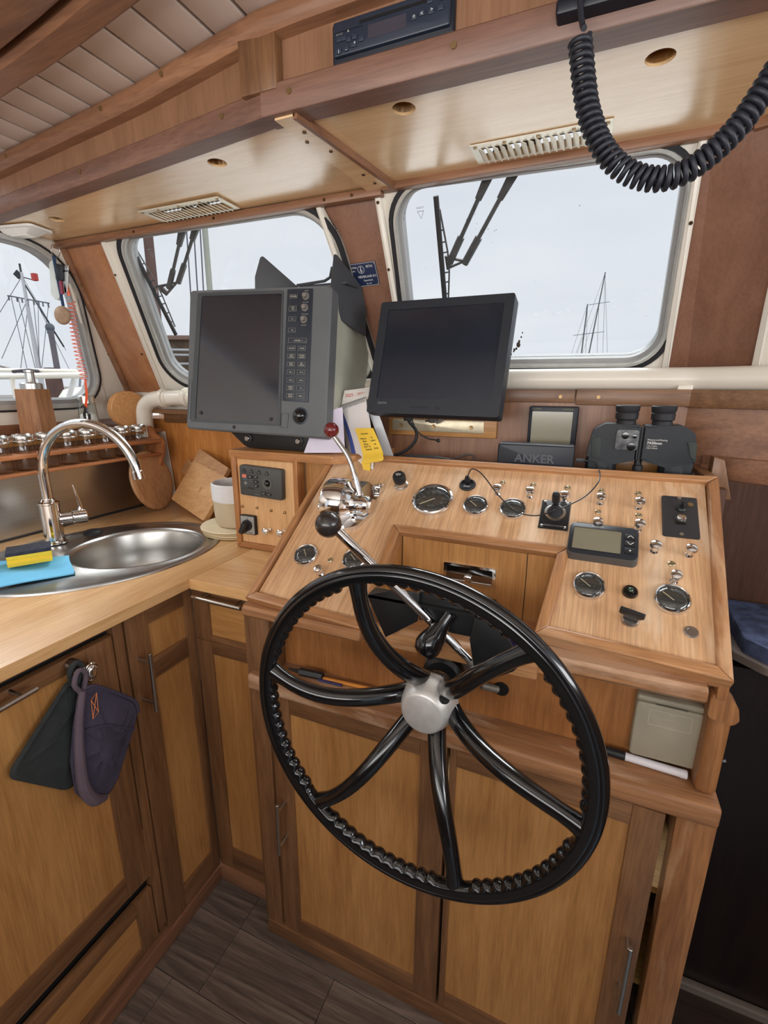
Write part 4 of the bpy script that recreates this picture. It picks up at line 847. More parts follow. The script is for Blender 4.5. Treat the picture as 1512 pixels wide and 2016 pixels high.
g = G(M); g.lathe([(.0038, .026), (.0042, .030), (.0068, .034), (.0076, .040), (.0072, .052), (.0058, .057), (.003, .0585), (0, .0585)], at(I4, 0, .006), 20); build('stick_knob', g, BLK, js)
text('panel_lettering', 'BOEGSCHROEF', .0052, at(M, 0, -.0285, .0031), TEXTG, js)

# ---- depth display
dp_ = root('depth_display', mv(PANEL, .049, .210), 'dark grey marine display with wide olive LCD and three keys', 'display'); M = at(PANEL, .0490, .2095) @ Matrix.Rotation(R(-1.0), 4, 'Z')
g = G(M); g.prism(rect(-.0575, -.0365, .0575, .0365, .010, 6), 0, .018, .003, top=rect(-.0565, -.0355, .0565, .0355, .010, 6), seg=3); build('housing', g, mat('display_grey', (84, 82, 80), .5), dp_)
g = G(M); g.prism(rect(-.0555, -.0345, .0555, .0345, .009, 6), .018, .0205, .0015); build('front_bezel', g, mat('display_black', (38, 42, 48), .35), dp_)
g = G(M); g.prism(rect(-.049, -.0265, .029, .0225, .002), .0205, .0209); build('lcd_screen', g, LCD, dp_)
g = G(M); g.ring(rect(-.050, -.0275, .030, .0235, .002), rect(-.049, -.0265, .029, .0225, .002), .0205, .0216); build('screen_edge', g, BLK, dp_)
for k, y in enumerate((.0125, -.002, -.0175)):
    g = G(M); g.prism(rect(.0345, y - .0062, .052, y + .0062, .003), .0205, .0228, .001); kk = build('key', g, BLK, dp_)
    if k == 0: g = G(M); g.tube([(.0385, y - .002, .0229), (.0432, y + .0025, .0229), (.048, y - .002, .0229)], .0007, 6); build('arrow', g, TEXTW, kk)
    if k == 1: g = G(M); g.tube([(.0385, y + .002, .0229), (.0432, y - .0025, .0229), (.048, y + .002, .0229)], .0007, 6); build('arrow', g, TEXTW, kk)
    if k == 2: g = G(M); g.lathe([(.0016, 0), (0, .0004)], at(I4, .0432, y, .0228), 12); build('dot', g, TEXTW, kk)
text('display_lettering', 'Raymarine', .0045, at(M, -.010, .0285, .0206), TEXTW, dp_)

# ---- windlass key panel
kp = root('key_switch_panel', mv(PANEL, .174, .298), 'black rectangular plate with small toggle and steel push button, dashboard right', 'panel'); M = at(PANEL, .1740, .2985)
g = G(M); g.prism(rect(-.0285, -.0485, .0285, .0485, .004), 0, .0035, .001); build('plate', g, mat('panel_black', (48, 46, 48), .5), kp)
for (x, y) in ((0, .044), (.0, -.043)): g = G(M); g.lathe([(.0036, .0035), (.0034, .0048), (.0012, .0052), (0, .0048)], at(I4, x, y), 12); build('screw', g, HANDLE, kp)
g = G(M); g.lathe([(.0048, .0035), (.0045, .0052), (.003, .006), (0, .006)], at(I4, .017, .030), 14); build('pilot_lamp', g, BRASS, kp)
g = G(M); g.lathe([(.0085, .0035), (.0085, .006), (.006, .0085), (0, .0085)], at(I4, .002, .018), 16); g.box((-.0003, .0165, .008), (.0040, .0195, .024), .001); build('toggle', g, BLK, kp)
g = G(M); g.box((-.008, -.020, .0035), (.008, -.004, .0048), .001); build('button_seat', g, BLKG, kp)
g = G(M); g.lathe([(.0082, .0035), (.0080, .009), (.0070, .0105), (.005, .0098), (0, .0098)], at(I4, .001, -.008), 24); build('push_button', g, CHROME, kp)

# ---- ashtray, latch in the recess
ash = root('ashtray', (-.182, .868, 1.023), 'chrome flap ashtray let into the recess behind the wheel', 'ashtray'); M = T((-.182, .8675, 1.0225), (1, 0, 0), (0, 0, 1))
g = G(M); g.ring(rect(-.0515, -.0205, .0515, .0205, .002), rect(-.0455, -.0150, .0455, .0155, .002), 0, .004); build('rim', g, CHROME, ash)
g = G(M); g.grid(lambda u, v: (-.0455 + .091 * u, -.015 + .0305 * v, .0015 + .0014 * math.sin(PI * v)), 8, 8, .001); build('flap', g, mat('dark_chrome', (150, 148, 146), .1, 1), ash)
g = G(M); g.ball((-.002, -.006, .006), .0085, 1, .9, .5); build('finger_knob', g, CHROME, ash)
tg = root('black_toggle', (-.137, .86, .979), 'short black toggle rod under the ashtray', 'switch'); g = G(); g.cyl((-.165, .861, .980), (-.125, .859, .978), .0042, n=12, bev=.001); build('toggle_rod', g, BLK, tg)
bl = root('blue_packet', (-.06, .80, .948), 'crumpled dark blue packet lying in the recess at right', 'packet')
g = G(); g.grid(lambda u, v: (-.10 + .078 * u, .735 + .05 * v, .9495 + .012 * math.sin(PI * u) * math.sin(PI * v) + .003 * math.sin(13 * u + 9 * v)), 14, 10, .002); build('packet_foil', g, mat('blue_foil', (46, 46, 110), .3, .2, var=.6, vscale=40), bl)

# ---- cup holder, pens
cu = root('cup_holder', (.174, .785, .85), 'grey-beige folding cup holder with engraved glass symbol on the lower fascia', 'holder')
M = T((.1725, .790, .847), (1, 0, 0), (0, 0, 1))
g = G(M); g.prism(rect(-.0485, -.055, .0485, .055, .006), 0, .012, .002); build('back_body', g, BEIGE, cu)
g = G(M); g.prism(rect(-.0495, -.056, .0495, .045, .006), .013, .024, .003, seg=3); build('fold_flap', g, BEIGE, cu)
g = G(M); g.prism(rect(-.0495, .0455, .0495, .056, .004), .010, .022, .004, seg=3); build('hinge_bar', g, BEIGE, cu)
g = G(M); g.box((-.022, .0447, .019), (.022, .0462, .0225)); build('hinge_slot', g, mat('beige_shadow', (96, 92, 80), .6), cu)
EM = mat('engraved_line', (186, 180, 162), .5)
g = G(M)
g.ring(rect(-.030, .008, .030, .036, .003, 3), rect(-.0292, .0088, .0292, .0352, .0028, 3), .0238, .0242)
g.tube([(-.010, .0315, .0242), (-.0065, .0115, .0242), (.0065, .0115, .0242), (.010, .0315, .0242), (-.010, .0315, .0242)], .0003, 4)
g.tube([(-.014, .0245, .0242), (.014, .0245, .0242)], .0003, 4); g.tube([(-.014, .0245, .0242), (-.014, .017, .0242)], .0003, 4); g.tube([(.006, .0335, .0242), (-.004, .0335, .0242)], .0003, 4)
build('glass_emblem', g, EM, cu)
pn = root('whiteboard_marker', (.15, .765, .775), 'white marker pen with black cap on the storage ledge at right', 'pen')
g = G(); g.cyl((.118, .771, .7795), (.206, .766, .7795), .0068, n=18, bev=.001); g.cyl((.198, .7663, .7795), (.209, .7658, .7795), .0072, n=18, bev=.001); build('barrel', g, mat('marker_white', (226, 224, 228), .4), pn)
g = G(); g.cyl((.085, .7730, .7795), (.120, .7709, .7795), .0074, n=18, bev=.001); build('cap', g, BLK, pn)
p2 = root('ballpoint_pen', (-.46, .765, .776), 'orange ballpoint pen with dark clip behind the left wheel spoke', 'pen')
g = G(); g.cyl((-.462, .764, .7765), (-.345, .772, .7765), .0042, n=14); build('orange_barrel', g, mat('pen_orange', (206, 132, 52), .45), p2)
g = G(); g.cyl((-.545, .758, .782), (-.520, .760, .781), .002, .0045, n=10); g.cyl((-.520, .760, .781), (-.462, .764, .781), .0085, n=6, bev=.002); build('dark_grip', g, BLK, p2)
g = G(); g.cyl((-.47, .757, .7755), (-.415, .759, .7755), .0028, n=10); build('blue_refill', g, mat('pen_blue', (50, 48, 96), .4), p2)

# ================================================================== STEERING WHEEL
wh = root('steering_wheel', (-.18, .64, .90), 'large black six-spoke ship steering wheel with silver hub', 'steering wheel')
az = -.048; hx_ = Vector((math.cos(az), math.sin(az), 0)); wn_ = Vector((math.sin(az), -math.cos(az), 0))
WHM = T((-.187, .53, .90), hx_, (0, 0, 1)); CW = Vector((-.187, .53, .90))   # z axis = towards the helmsman
SPK = [49, 109.5, 170.5, 230, 289.5, 349.5]
b = bmesh.new(); n = 720; prof = 14; rings = []
for i in range(n):
    a = 2 * PI * i / n; deg = 360 * i / n
    near = min(min(abs((deg - q) % 360), 360 - abs((deg - q) % 360)) for q in SPK)
    amp = max(0, min(1, (near - 5) / 3)); bump = abs(math.sin(a * 42)) ** .8
    ri = .2325 - .0055 * amp * bump + .001
    sec = [(.2600, 0), (.2588, .006), (.2545, .0105), (.2515, .0112), (.2500, .0100), (.2480, .0112), (.2450, .0116), (.2425, .0100), (.2400, .0105), (.2365, .0090), (ri + .001, .004), (ri, -.003), (ri + .003, -.009), (.246, -.013), (.2555, -.009)]
    rings.append([b.verts.new((r_ * math.cos(a), r_ * math.sin(a), z)) for r_, z in sec])
for i in range(n):
    A, B = rings[i], rings[(i + 1) % n]
    for j in range(len(A)): b.faces.new((A[j], A[(j + 1) % len(A)], B[(j + 1) % len(A)], B[j]))
g = G(WHM); g._t(b); build('rim', g, BLKG, wh, ang=60)
hubd = -.115
for k, dg in enumerate(SPK):
    a = R(dg); pts = []; rs = []
    for i in range(17):
        u = i / 16; rho = .022 + (.238 - .022) * u; f = 1 - (1 - u) ** 2.6
        sw = R(4.0) * math.sin(PI * u)
        z = hubd * (1 - f) - .004 * u; pts.append((rho * math.cos(a + sw), rho * math.sin(a + sw), z)); rs.append(.0155 - .0045 * u + (.003 * max(0, (u - .9) / .1)))
    g = G(WHM); g.tube(pts, rs, 14); build('spoke', g, BLKG, wh, ang=60)
g = G(WHM); g.lathe([(.030, -.135), (.034, -.125), (.034, -.105), (.030, -.098)], n=32); build('hub_boss', g, BLKG, wh)
g = G(WHM); g.lathe([(.0440, -.104), (.0455, -.099), (.0440, -.086), (.0400, -.071), (.0345, -.0590), (.0310, -.0570), (0, -.0565)], n=48); hb = build('hub_cap', g, HUBM, wh, ang=50)
wh_h = G(WHM); wh_h.cyl((.0235, .0215, -.082), (.0320, .0300, -.069), .008, n=16); hk_ = build('set_screw_hole', wh_h, HOLE, hb)
# column, flange
sc_ = root('steering_column', (-.19, .77, .90), 'grey cast steering pump flange and shaft behind the wheel', 'steering column')
M = T((-.187, .788, .888), (1, 0, 0), (0, 0, 1))
g = G(M); g.prism(rpoly([(-.052, -.045), (.050, -.050), (.056, .030), (.030, .046), (-.040, .046), (-.056, .030)], .012, 4), 0, .014, .003); build('flange_plate', g, CAST, sc_)
g = G(M); g.lathe([(.046, .012), (.044, .03), (.036, .045), (.034, .07)], n=32); build('pump_housing', g, CAST, sc_)
g = G(M); g.lathe([(.037, .060), (.037, .076), (.030, .082)], n=32); build('seal_ring', g, BLKM, sc_)
g = G(M); g.cyl((0, 0, .06), (0, .006, .145), .017, n=24); build('shaft', g, BLKM, sc_)
for (x, y) in ((-.046, .032), (.045, .030), (.043, -.040), (-.042, -.038)):
    g = G(M); g.lathe([(.0062, .014), (.0062, .018), (.003, .019), (0, .017)], at(I4, x, y), 6); build('flange_bolt', g, CAST, sc_)
pin = root('locking_pin', (-.10, .785, .845), 'small steel pin in a dark hole right of the steering column', 'pin')
g = G(); g.lathe([(.014, 0), (.0135, .002), (.010, .0022), (0, .0005)], T((-.094, .7895, .838), (1, 0, 0), (0, 0, 1)), 20); build('hole_bush', g, HOLE, pin)
g = G(); g.cyl((-.128, .765, .852), (-.098, .782, .840), .0068, n=14, bev=.002); build('pin_rod', g, CAST, pin)
# black sheet cover and pear handle behind the upper spokes
cv = root('wheel_guard', (-.19, .70, 1.0), 'black bent steel guard plate behind the upper part of the wheel', 'guard')
M = FX(.690)
g = G(M); g.prism([(-.322, 1.030), (-.262, 1.050), (-.225, 1.050), (-.228, .998), (-.286, .955)], 0, .004, .001); build('port_wing', g, BLKM, cv)
g = G(FX(.700)); g.prism([(-.228, 1.050), (-.135, 1.050), (-.128, .985), (-.170, .985), (-.228, .998)], 0, .005, .001); build('centre_plate', g, BLKM, cv)
g = G(M); g.prism([(-.130, 1.040), (-.085, 1.010), (-.052, .965), (-.065, .945), (-.122, .905), (-.138, .985)], 0, .004, .001); build('starboard_wing', g, BLKM, cv)
g = G(); g.box((-.32, .686, 1.026), (-.09, .72, 1.031)); g.box((-.10, .685, .955), (-.075, .689, .97)); build('top_flange', g, BLKM, cv)
ph_ = root('pear_handle', (-.20, .665, .96), 'black pear-shaped handle hanging in front of the steering column', 'handle')
a0, a1 = Vector((-.172, .690, 1.022)), Vector((-.204, .664, .966)); L = (a1 - a0).length
g = G(axisM(a0, a1 - a0)); g.lathe([(0, -.004), (.011, 0), (.0115, L * .2), (.0125, L * .36), (.0180, L * .58), (.0220, L * .80), (.0225, L * .95), (.018, L * 1.12), (.009, L * 1.20), (0, L * 1.22)], n=28); build('pear_grip', g, BLKG, ph_)
# long chrome lever with black ball
lv = root('ball_lever', (-.125, .70, .918), 'long chrome rod lever with black ball knob rising behind the wheel', 'lever')
p0, p1 = Vector((-.120, .715, .915)), Vector((-.362, .655, 1.152))
g = G(); g.cyl(p0, p1, .0082, n=20); build('lever_rod', g, CHROME, lv)
g = G(); g.ball((-.375, .652, 1.161), .0222, n=36); build('ball_knob', g, mat('bakelite_black', (40, 34, 32), .3, coat=.4), lv)
g = G(); g.lathe([(.011, 0), (.013, .012), (.013, .03), (.009, .04)], axisM(p0 - (p1 - p0).normalized() * .012, p1 - p0), 20); build('lever_socket', g, CAST, lv)

# ================================================================== THROTTLE
tq = root('throttle_control', mv(PANEL, -.475, .23), 'chrome engine throttle housing with lever and oxblood ball knob', 'throttle')
XM = T((-.498, .898, 1.132), (0, 1, 0), (0, 0, 1))   # z axis = starboard
g = G(XM); g.lathe([(.046, -.012), (.054, -.010), (.056, -.004), (.056, .030), (.052, .038), (.040, .043), (.030, .050), (.028, .056), (0, .056)], n=48); build('drum_housing', g, CHROME, tq)
g = G(PANEL); g.prism(rpoly([(-.520, .165), (-.470, .160), (-.425, .180), (-.405, .230), (-.410, .285), (-.45, .310), (-.520, .305)], .02, 5), 0, .010, .003, seg=3); build('mount_foot', g, CHROME, tq)
g = G(XM); g.lathe([(.020, .052), (.022, .058), (.022, .078), (.017, .084)], n=32); g.lathe([(.017, .082), (.018, .086), (.0165, .093), (0, .094)], n=8); build('lever_boss', g, CHROME, tq)
g = G(); g.tube(smooth([(-.432, .900, 1.140), (-.443, .905, 1.165), (-.455, .908, 1.200), (-.473, .912, 1.237), (-.505, .915, 1.275)], 6), [.0068] * 12 + [.0056] * 13, 14); build('lever_arm', g, CHROME, tq)
g = G(); g.ball((-.514, .917, 1.290), .0168, n=32); build('ball_knob', g, RED, tq)
g = G(); g.box((-.425, .935, 1.150), (-.405, .965, 1.172), .006, seg=3); build('neutral_catch', g, CHROME, tq)

# ================================================================== SWITCH BOX AND SHELF
bx = root('switch_box', (-.765, 1.1, CT), 'small oak-framed instrument box on the worktop under the radar', 'box')
BFc = FX(1.0)
g = G(); g.box((-.866, 1.006, .947), (-.660, 1.20, 1.198)); build('box_body', g, panelwood('Z'), bx)
g = G(BFc)
O = [(-.868, .947), (-.658, .947), (-.658, 1.212), (-.868, 1.212)]; Ii = [(-.851, .963), (-.672, .963), (-.672, 1.196), (-.851, 1.196)]
for k in range(4):
    j = (k + 1) % 4; g = G(BFc); g.prism([O[k], O[j], Ii[j], Ii[k]], -.012, .006, .002); build('box_frame', g, wood('box_frame_' + ('X' if k % 2 == 0 else 'Z'), (186, 128, 76), (156, 102, 58), 'X' if k % 2 == 0 else 'Z', .45, .1), bx)
g = G(BFc); g.prism([(-.851, .963), (-.672, .963), (-.672, 1.196), (-.851, 1.196)], -.008, -.001); build('box_face', g, BOXFACE, bx)
sf = root('radar_shelf', (-.65, 1.1, 1.205), 'oak shelf with slanted right end carrying the radar above the switch box', 'shelf')
g = G(); g.prism([(-.872, .995), (-.560, .995), (-.485, 1.055), (-.485, 1.34), (-.872, 1.34)], 1.199, 1.219, .002); build('shelf_board', g, wood('shelf_oak', (200, 142, 84), (170, 114, 62), 'X', .45, .1), sf)
g = G(); g.box((-.655, 1.03, .95), (-.590, 1.04, 1.199)); build('shelf_cheek', g, panelwood('Z'), sf)
kp2 = root('radar_keyboard', (-.77, .995, 1.13), 'dark grey radar remote keypad with trackball on the switch box', 'keypad')
KM = T((-.7665, .9995, 1.1395), (1, 0, 0), (0, 0, 1)) @ Matrix.Rotation(R(-2.0), 4, 'Z')
g = G(KM); g.prism(rect(-.0665, -.0405, .0665, .0405, .006), 0, .016, .0025); build('housing', g, mat('keypad_grey', (72, 72, 70), .5, bump=.1, bscale=900), kp2)
KW = mat('key_black', (32, 32, 34), .4)
def key(M, x, y, w_, h_, parent, s=None, m=None, z=.016, ts=None, tm=None, name='key'):
    g = G(M); g.prism(rect(x - w_ / 2, y - h_ / 2, x + w_ / 2, y + h_ / 2, min(w_, h_) * .15), z, z + .0022, .0006); k = build(name, g, m or KW, parent)
    if s: 
        L = s.split('\n')
        for i, q in enumerate(L): text('key_lettering', q, ts or h_ * .42, at(M, x, y + (len(L) - 1) * .5 * (ts or h_ * .42) * 1.05 - i * (ts or h_ * .42) * 1.05, z + .0023), tm or TEXTW, k)
    return k
for k, x in enumerate((-.050, -.026, -.002, .022)):
    g = G(KM); g.prism(rpoly([(x - .0065, .022), (x + .0065, .022), (x, .034)], .001, 2), .016, .018, .0005); kk = build('arrow_key', g, KW, kp2)
    text('key_lettering', str(k + 1), .005, at(KM, x, .0255, .0181), TEXTW, kk)
key(KM, -.050, .012, .013, .009, kp2, None, mat('alarm_pink', (214, 120, 104), .5), name='alarm_key')
for x, y, s in ((-.031, .012, 'EBL'), (-.013, .013, 'VRM'), (-.013, .001, 'HL'), (-.013, -.011, 'OFF'), (.010, -.028, 'ACQ'), (.027, -.029, 'TGT')): key(KM, x, y, .0135, .0075, kp2, s, ts=.0035)
g = G(KM); g.lathe([(.0155, .016), (.0155, .0172), (.009, .0166), (.009, .016)], at(I4, .022, .0), 32); build('ball_ring', g, mat('keypad_ring', (88, 88, 86), .4), kp2)
g = G(KM); g.ball((.022, 0, .016), .0078); build('trackball', g, BLKG, kp2)
text('keypad_lettering', 'SUPPRESS', .0035, at(KM, -.048, .0035, .0161), mat('print_blue', (90, 150, 180), .5), kp2); text('keypad_lettering', 'HOLD', .0035, at(KM, -.029, .0035, .0161), TEXTG, kp2); text('keypad_lettering', 'TUNE', .0035, at(KM, -.031, -.001, .0161), TEXTG, kp2)
g = G(KM); g.prism([(-.047, -.001), (-.0405, -.0065), (-.047, -.012), (-.0535, -.0065)], .016, .0163); build('diamond_mark', g, TEXTG, kp2)
g = G(KM); g.tube([(-.040, -.017, .0165), (-.030, -.018, .018), (-.020, -.020, .0165)], .001, 6); g.ring(rect(-.056, -.037, .002, -.020, .001), rect(-.0555, -.0365, .0015, -.0205, .0008), .016, .0162); build('card_flap', g, KW, kp2)
text('keypad_lettering', 'SIMRAD', .0042, at(KM, -.010, -.034, .0161), TEXTG, kp2)
for x, z in ((-.843, 1.064), (-.795, 1.065), (-.749, 1.062), (-.706, 1.061)):
    g = G(); g.lathe([(.0038, 0), (.0035, .003), (.002, .004), (0, .004)], axisM((x, 1.0, z), (0, -1, 0)), 14); build('box_screw', g, BRASS, bx)
for x, z in ((-.757, 1.008), (-.711, 1.009)):
    g = G(); g.lathe([(.0055, 0), (.005, .003), (.0036, .004), (.0036, .014), (.007, .016), (.0095, .020), (.0095, .023), (.006, .026), (0, .027)], axisM((x, 1.0, z), (0, -1, 0)), 20); build('box_pull_switch', g, CHROME, bx)
rs = root('rotary_switch', (-.82, .99, 1.018), 'black rotary cam switch with silver square plate on the instrument box', 'switch')
RM_ = T((-.8215, .999, 1.016), (1, 0, 0), (0, 0, 1))
g = G(RM_); g.prism(rect(-.0245, -.027, .0245, .027, .003), 0, .010, .001); build('switch_base', g, BLK, rs)
g = G(RM_); g.prism(rect(-.022, -.0245, .022, .0245, .002), .010, .0108); pl3 = build('silver_plate', g, mat('silver_plate', (176, 176, 170), .35, .4), rs)
text('plate_lettering', '0', .007, at(RM_, 0, .018, .0109), BLK, rs); text('plate_lettering', '1', .006, at(RM_, -.016, .010, .0109), BLK, rs); text('plate_lettering', '2', .006, at(RM_, .015, .008, .0109), BLK, rs); text('plate_lettering', 'KRAUS', .0045, at(RM_, .010, -.021, .0109), BLK, rs)
g = G(RM_); g.lathe([(.0155, .0108), (.015, .017), (0, .018)], n=28); g.prism(rpoly([(-.0075, .012), (.0075, .012), (.0065, -.022), (-.0065, -.022)], .004, 4), .012, .034, .003, M=Matrix.Rotation(R(-28), 4, 'Z')); build('switch_knob', g, BLK, rs)

# ================================================================== RADAR
rc = Vector((-.7673, 1.0, 1.4412)); rh = Vector((.9974, .066, -.029)).normalized(); rv = Vector((.017, .175, .985)); rv = (rv - rh * rv.dot(rh)).normalized(); rn = rh.cross(rv)
RF = T(rc, rh, rv, rn)
rd = root('radar_display', (-.765, 1.1, 1.22), 'large grey marine radar display with dark screen and keypad column', 'radar')
g = G(RF)
F0 = rpoly([(-.214, -.172), (.200, -.172), (.188, .176), (-.216, .176)], .008, 4)
b = bmesh.new()
def slab(polys):
    rows = [[b.verts.new((p[0], p[1], z)) for p in P] for P, z in polys]; k = len(rows[0])
    for A, B in zip(rows, rows[1:]):
        for i in range(k): b.faces.new((A[i], A[(i + 1) % k], B[(i + 1) % k], B[i]))
    b.faces.new(rows[0]); b.faces.new(rows[-1])
front = lambda gx, gy: rpoly([(-.205 - gx, -.176 - gy), (.202 + gx, -.176 - gy), (.190 + gx, .176 + gy), (-.214 - gx, .176 + gy)], .010, 4)
slab([(front(-.004, -.004), 0), (front(0, 0), -.004), (front(0, 0), -.040)]); g._t(b); build('bezel_housing', g, RADG, rd)
b = bmesh.new(); g = G(RF)
slab([(front(-.004, -.003), -.041), (front(-.004, -.003), -.060), (rpoly([(-.18, -.10), (.200, -.10), (.200, .147), (-.18, .147)], .012, 4), -.240)]); g._t(b); build('rear_housing', g, RADS, rd)
g = G(RF); g.ring(front(-.0045, -.0035), front(-.012, -.012), -.045, -.038); build('housing_seam', g, HOLE, rd)
g = G(RF); g.ring(rpoly([(-.190, -.157), (.080, -.153), (.064, .168), (-.185, .168)], .005, 4), rpoly([(-.175, -.150), (.071, -.148), (.061, .160), (-.172, .160)], .004, 4), -.001, .0025); build('screen_surround', g, mat('radar_surround', (66, 69, 72), .5), rd)
g = G(RF); g.prism(rpoly([(-.180, -.155), (.076, -.151), (.063, .163), (-.176, .163)], .004, 4), -.001, .0008); build('screen', g, SCRN, rd)
g = G(RF); g.prism(rpoly([(.081, -.092), (.152, -.093), (.143, .170), (.075, .170)], .002, 3), 0, .0022, .0008); kyp = build('keypad_panel', g, RADD, rd)
for x, y in ((-.158, -.133), (.052, -.138)): g = G(RF); g.lathe([(.0048, .001), (.004, .0035), (0, .004)], at(I4, x, y), 16); build('glass_clip', g, BLK, rd)
g = G(RF); g.lathe([(.0045, 0), (.004, .0015), (0, .001)], at(I4, -.055, -.164), 14); build('front_screw', g, BLKM, rd)
KL = mat('key_outline', (150, 146, 132), .6)
def rkey(x, y, w_, h_, s, ts=.0048):
    k = key(RF, x, y, w_, h_, rd, s, m=RADD, z=.0022, ts=ts, tm=mat('key_cream', (196, 192, 176), .5), name='radar_key')
    g = G(RF); g.ring(rect(x - w_ / 2, y - h_ / 2, x + w_ / 2, y + h_ / 2), rect(x - w_ / 2 + .0004, y - h_ / 2 + .0004, x + w_ / 2 - .0004, y + h_ / 2 - .0004), .0040, .0048); build('key_outline', g, KL, k)
rkey(.0945, .152, .021, .009, 'POWER'); rkey(.0945, .124, .021, .012, 'STBY\nTX', .0042); rkey(.0955, .100, .021, .010, 'F 1'); rkey(.0965, .074, .021, .010, 'F 2'); rkey(.1130, .050, .050, .011, '-  RANGE  +')
rows = [('HM OFF', 'MODE'), ('SHIFT\nZOOM', 'GUARD\nALARM'), ('ECHO\nTRAIL', 'EBL\nOFFSET'), ('EBL 1', 'VRM 1'), ('EBL 2', 'VRM 2'), ('INDEX\nLINES', 'TLL'), ('ENTER\nMARK', 'MENU')]
for k, (a, c) in enumerate(rows):
    y = .032 - .0186 * k; x = .0985 + .0008 * k; rkey(x, y, .021, .0105, a, .0040); rkey(x + .028, y, .021, .0105, c, .0040)
for k, (y, s) in enumerate(((.152, 'GAIN'), (.126, 'A/C SEA'), (.099, 'A/C RAIN'))):
    g = G(RF); g.lathe([(.0085, .002), (.0085, .004), (.006, .004)], at(I4, .1265 - .0005 * k, y), 20); g.lathe([(.0055, .003), (.0050, .014), (0, .0145)], at(I4, .1265, y), 16); build('control_knob', g, mat('knob_grey', (120, 116, 110), .4), rd)
    text('panel_lettering', s, .0042, at(RF, .1265, y + .0125, .0023), KL, rd)
text('panel_lettering', 'TARGET', .0040, at(RF, .125, .086, .0023), KL, rd); text('brand_lettering', 'FURUNO MARINE', .0055, at(RF, -.165, .1705, .0002), TEXTG, rd)
g = G(RF); g.lathe([(.0205, 0), (.0205, .001), (.0175, .002)], at(I4, .132, -.126), 36); build('ball_ring', g, RADD, rd)
g = G(RF); g.ball((.132, -.126, 0), .0170, n=32); build('trackball', g, BLKG, rd)
g = G(RF); g.ring(rect(.0805, -.157, .100, -.122), rect(.081, -.1565, .0995, -.1225), 0, .0006); g.ring(rect(-.2005, -.150, -.192, -.05), rect(-.200, -.1495, -.1925, -.0505), 0, .0005); build('cover_line', g, HOLE, rd)
g = G(); g.prism([(-.905, 1.272), (-.590, 1.268), (-.590, 1.222), (-.835, 1.222), (-.850, 1.228)], -.20, 0, .002, M=FX(1.03)); br = build('mount_bracket', g, BLKM, rd)
for x in (-.832, -.672):
    g = G(); g.lathe([(.0125, 0), (.0125, .003), (.010, .004)], axisM((x, 1.03, 1.247), (0, -1, 0)), 24); build('bracket_grommet', g, BLK, br); g = G(); g.lathe([(.0072, 0), (.0072, .005), (.006, .0065), (0, .0065)], axisM((x, 1.027, 1.247), (0, -1, 0)), 20); build('bracket_screw', g, HANDLE, br)
hd = root('radar_hood', (-.66, 1.12, 1.63), 'black folded radar viewing hood with two triangular flaps on top of the radar', 'hood')
HM = mat('hood_black', (62, 64, 68), .55, bump=.1, bscale=700)
hp = lambda p: [tuple(RF.inverted() @ Vector(q)) for q in p]
g = G(T((-.812, 1.070, 1.62), (.80, .45, -.02), (-.02, .03, 1))); g.prism(rpoly([(-.002, -.045), (.002, .030), (.020, .083), (.115, .006), (.115, -.045)], .007, 5), 0, .003, .0008); build('port_flap', g, HM, hd)
g = G(); g.box((-.70, 1.10, 1.622), (-.565, 1.22, 1.627)); build('hood_base', g, HM, hd)
SM_ = T((-.590, 1.062, 1.60), (.20, .98, 0), (0, .0, 1)); g = G(SM_); g.prism(rpoly([(.0, .004), (.016, .084), (.026, .082), (.118, .030), (.138, -.02), (.138, -.09), (.04, -.06)], .006, 5), 0, .003, .0008); build('starboard_flap', g, HM, hd)
g = G(); g.tube([(-.705, 1.10, 1.628), (-.62, 1.09, 1.630), (-.60, 1.082, 1.635), (-.59, 1.075, 1.655)], .0035, 8); build('hood_hinge', g, HM, hd)

# ================================================================== MONITOR
mh = Vector((.998, -.060, -.007)).normalized(); mv_ = Vector((.024, .286, .958)); mv_ = (mv_ - mh * mv_.dot(mh)).normalized(); mn = mh.cross(mv_)
MF = T((-.318, 1.08, 1.446), mh, mv_, mn)
mo = root('monitor', (-.32, 1.15, 1.28), 'flat black computer monitor tilted on its wall bracket', 'monitor')
g = G(MF); g.prism(rpoly([(-.170, -.131), (.149, -.131), (.149, .137), (-.170, .137)], .006, 4), -.035, 0, .004, top=rpoly([(-.170, -.131), (.149, -.131), (.149, .137), (-.170, .137)], .006, 4)); g.prism(rect(-.11, -.08, .09, .09, .02), -.055, -.034, 0); build('monitor_housing', g, MONB, mo)
g = G(MF); g.ring(rect(-.1700, -.131, .149, .137, .006), rect(-.148, -.096, .128, .117, .001), -.001, .0035); build('front_bezel', g, MONB, mo)
g = G(MF); g.prism(rect(-.149, -.097, .129, .118, .001), -.001, .0012); build('screen', g, MONG, mo)
text('brand_lettering', 'iiyama', .0095, at(MF, -.143, -.106, .0036), TEXTG, mo, align='LEFT')
for x in (-.052, -.040, -.027, -.015, .008): g = G(MF); g.prism(rect(x - .0045, -.1165, x + .0045, -.1135, .0014), .0033, .0045, .0005) if x < 0 else g.lathe([(.0065, .0033), (.006, .0048), (0, .005)], at(I4, x, -.115), 20, 1, .6); build('menu_button', g, BLK, mo)
mb = root('monitor_bracket', (-.35, 1.21, 1.285), 'aluminium bracket plate on a varnished wooden block under the monitor', 'bracket')
g = G(); g.prism(rect(-.497, 1.257, -.205, 1.312, .003), 0, .012, .003, M=FX(1.218)); build('wood_block', g, panelwood('X'), mb)
g = G(); g.prism(rect(-.484, 1.269, -.236, 1.300, .004), 0, .004, .001, M=FX(1.2055)); build('metal_plate', g, mat('old_aluminium', (196, 184, 158), .38, .6, var=.12, vscale=50), mb)
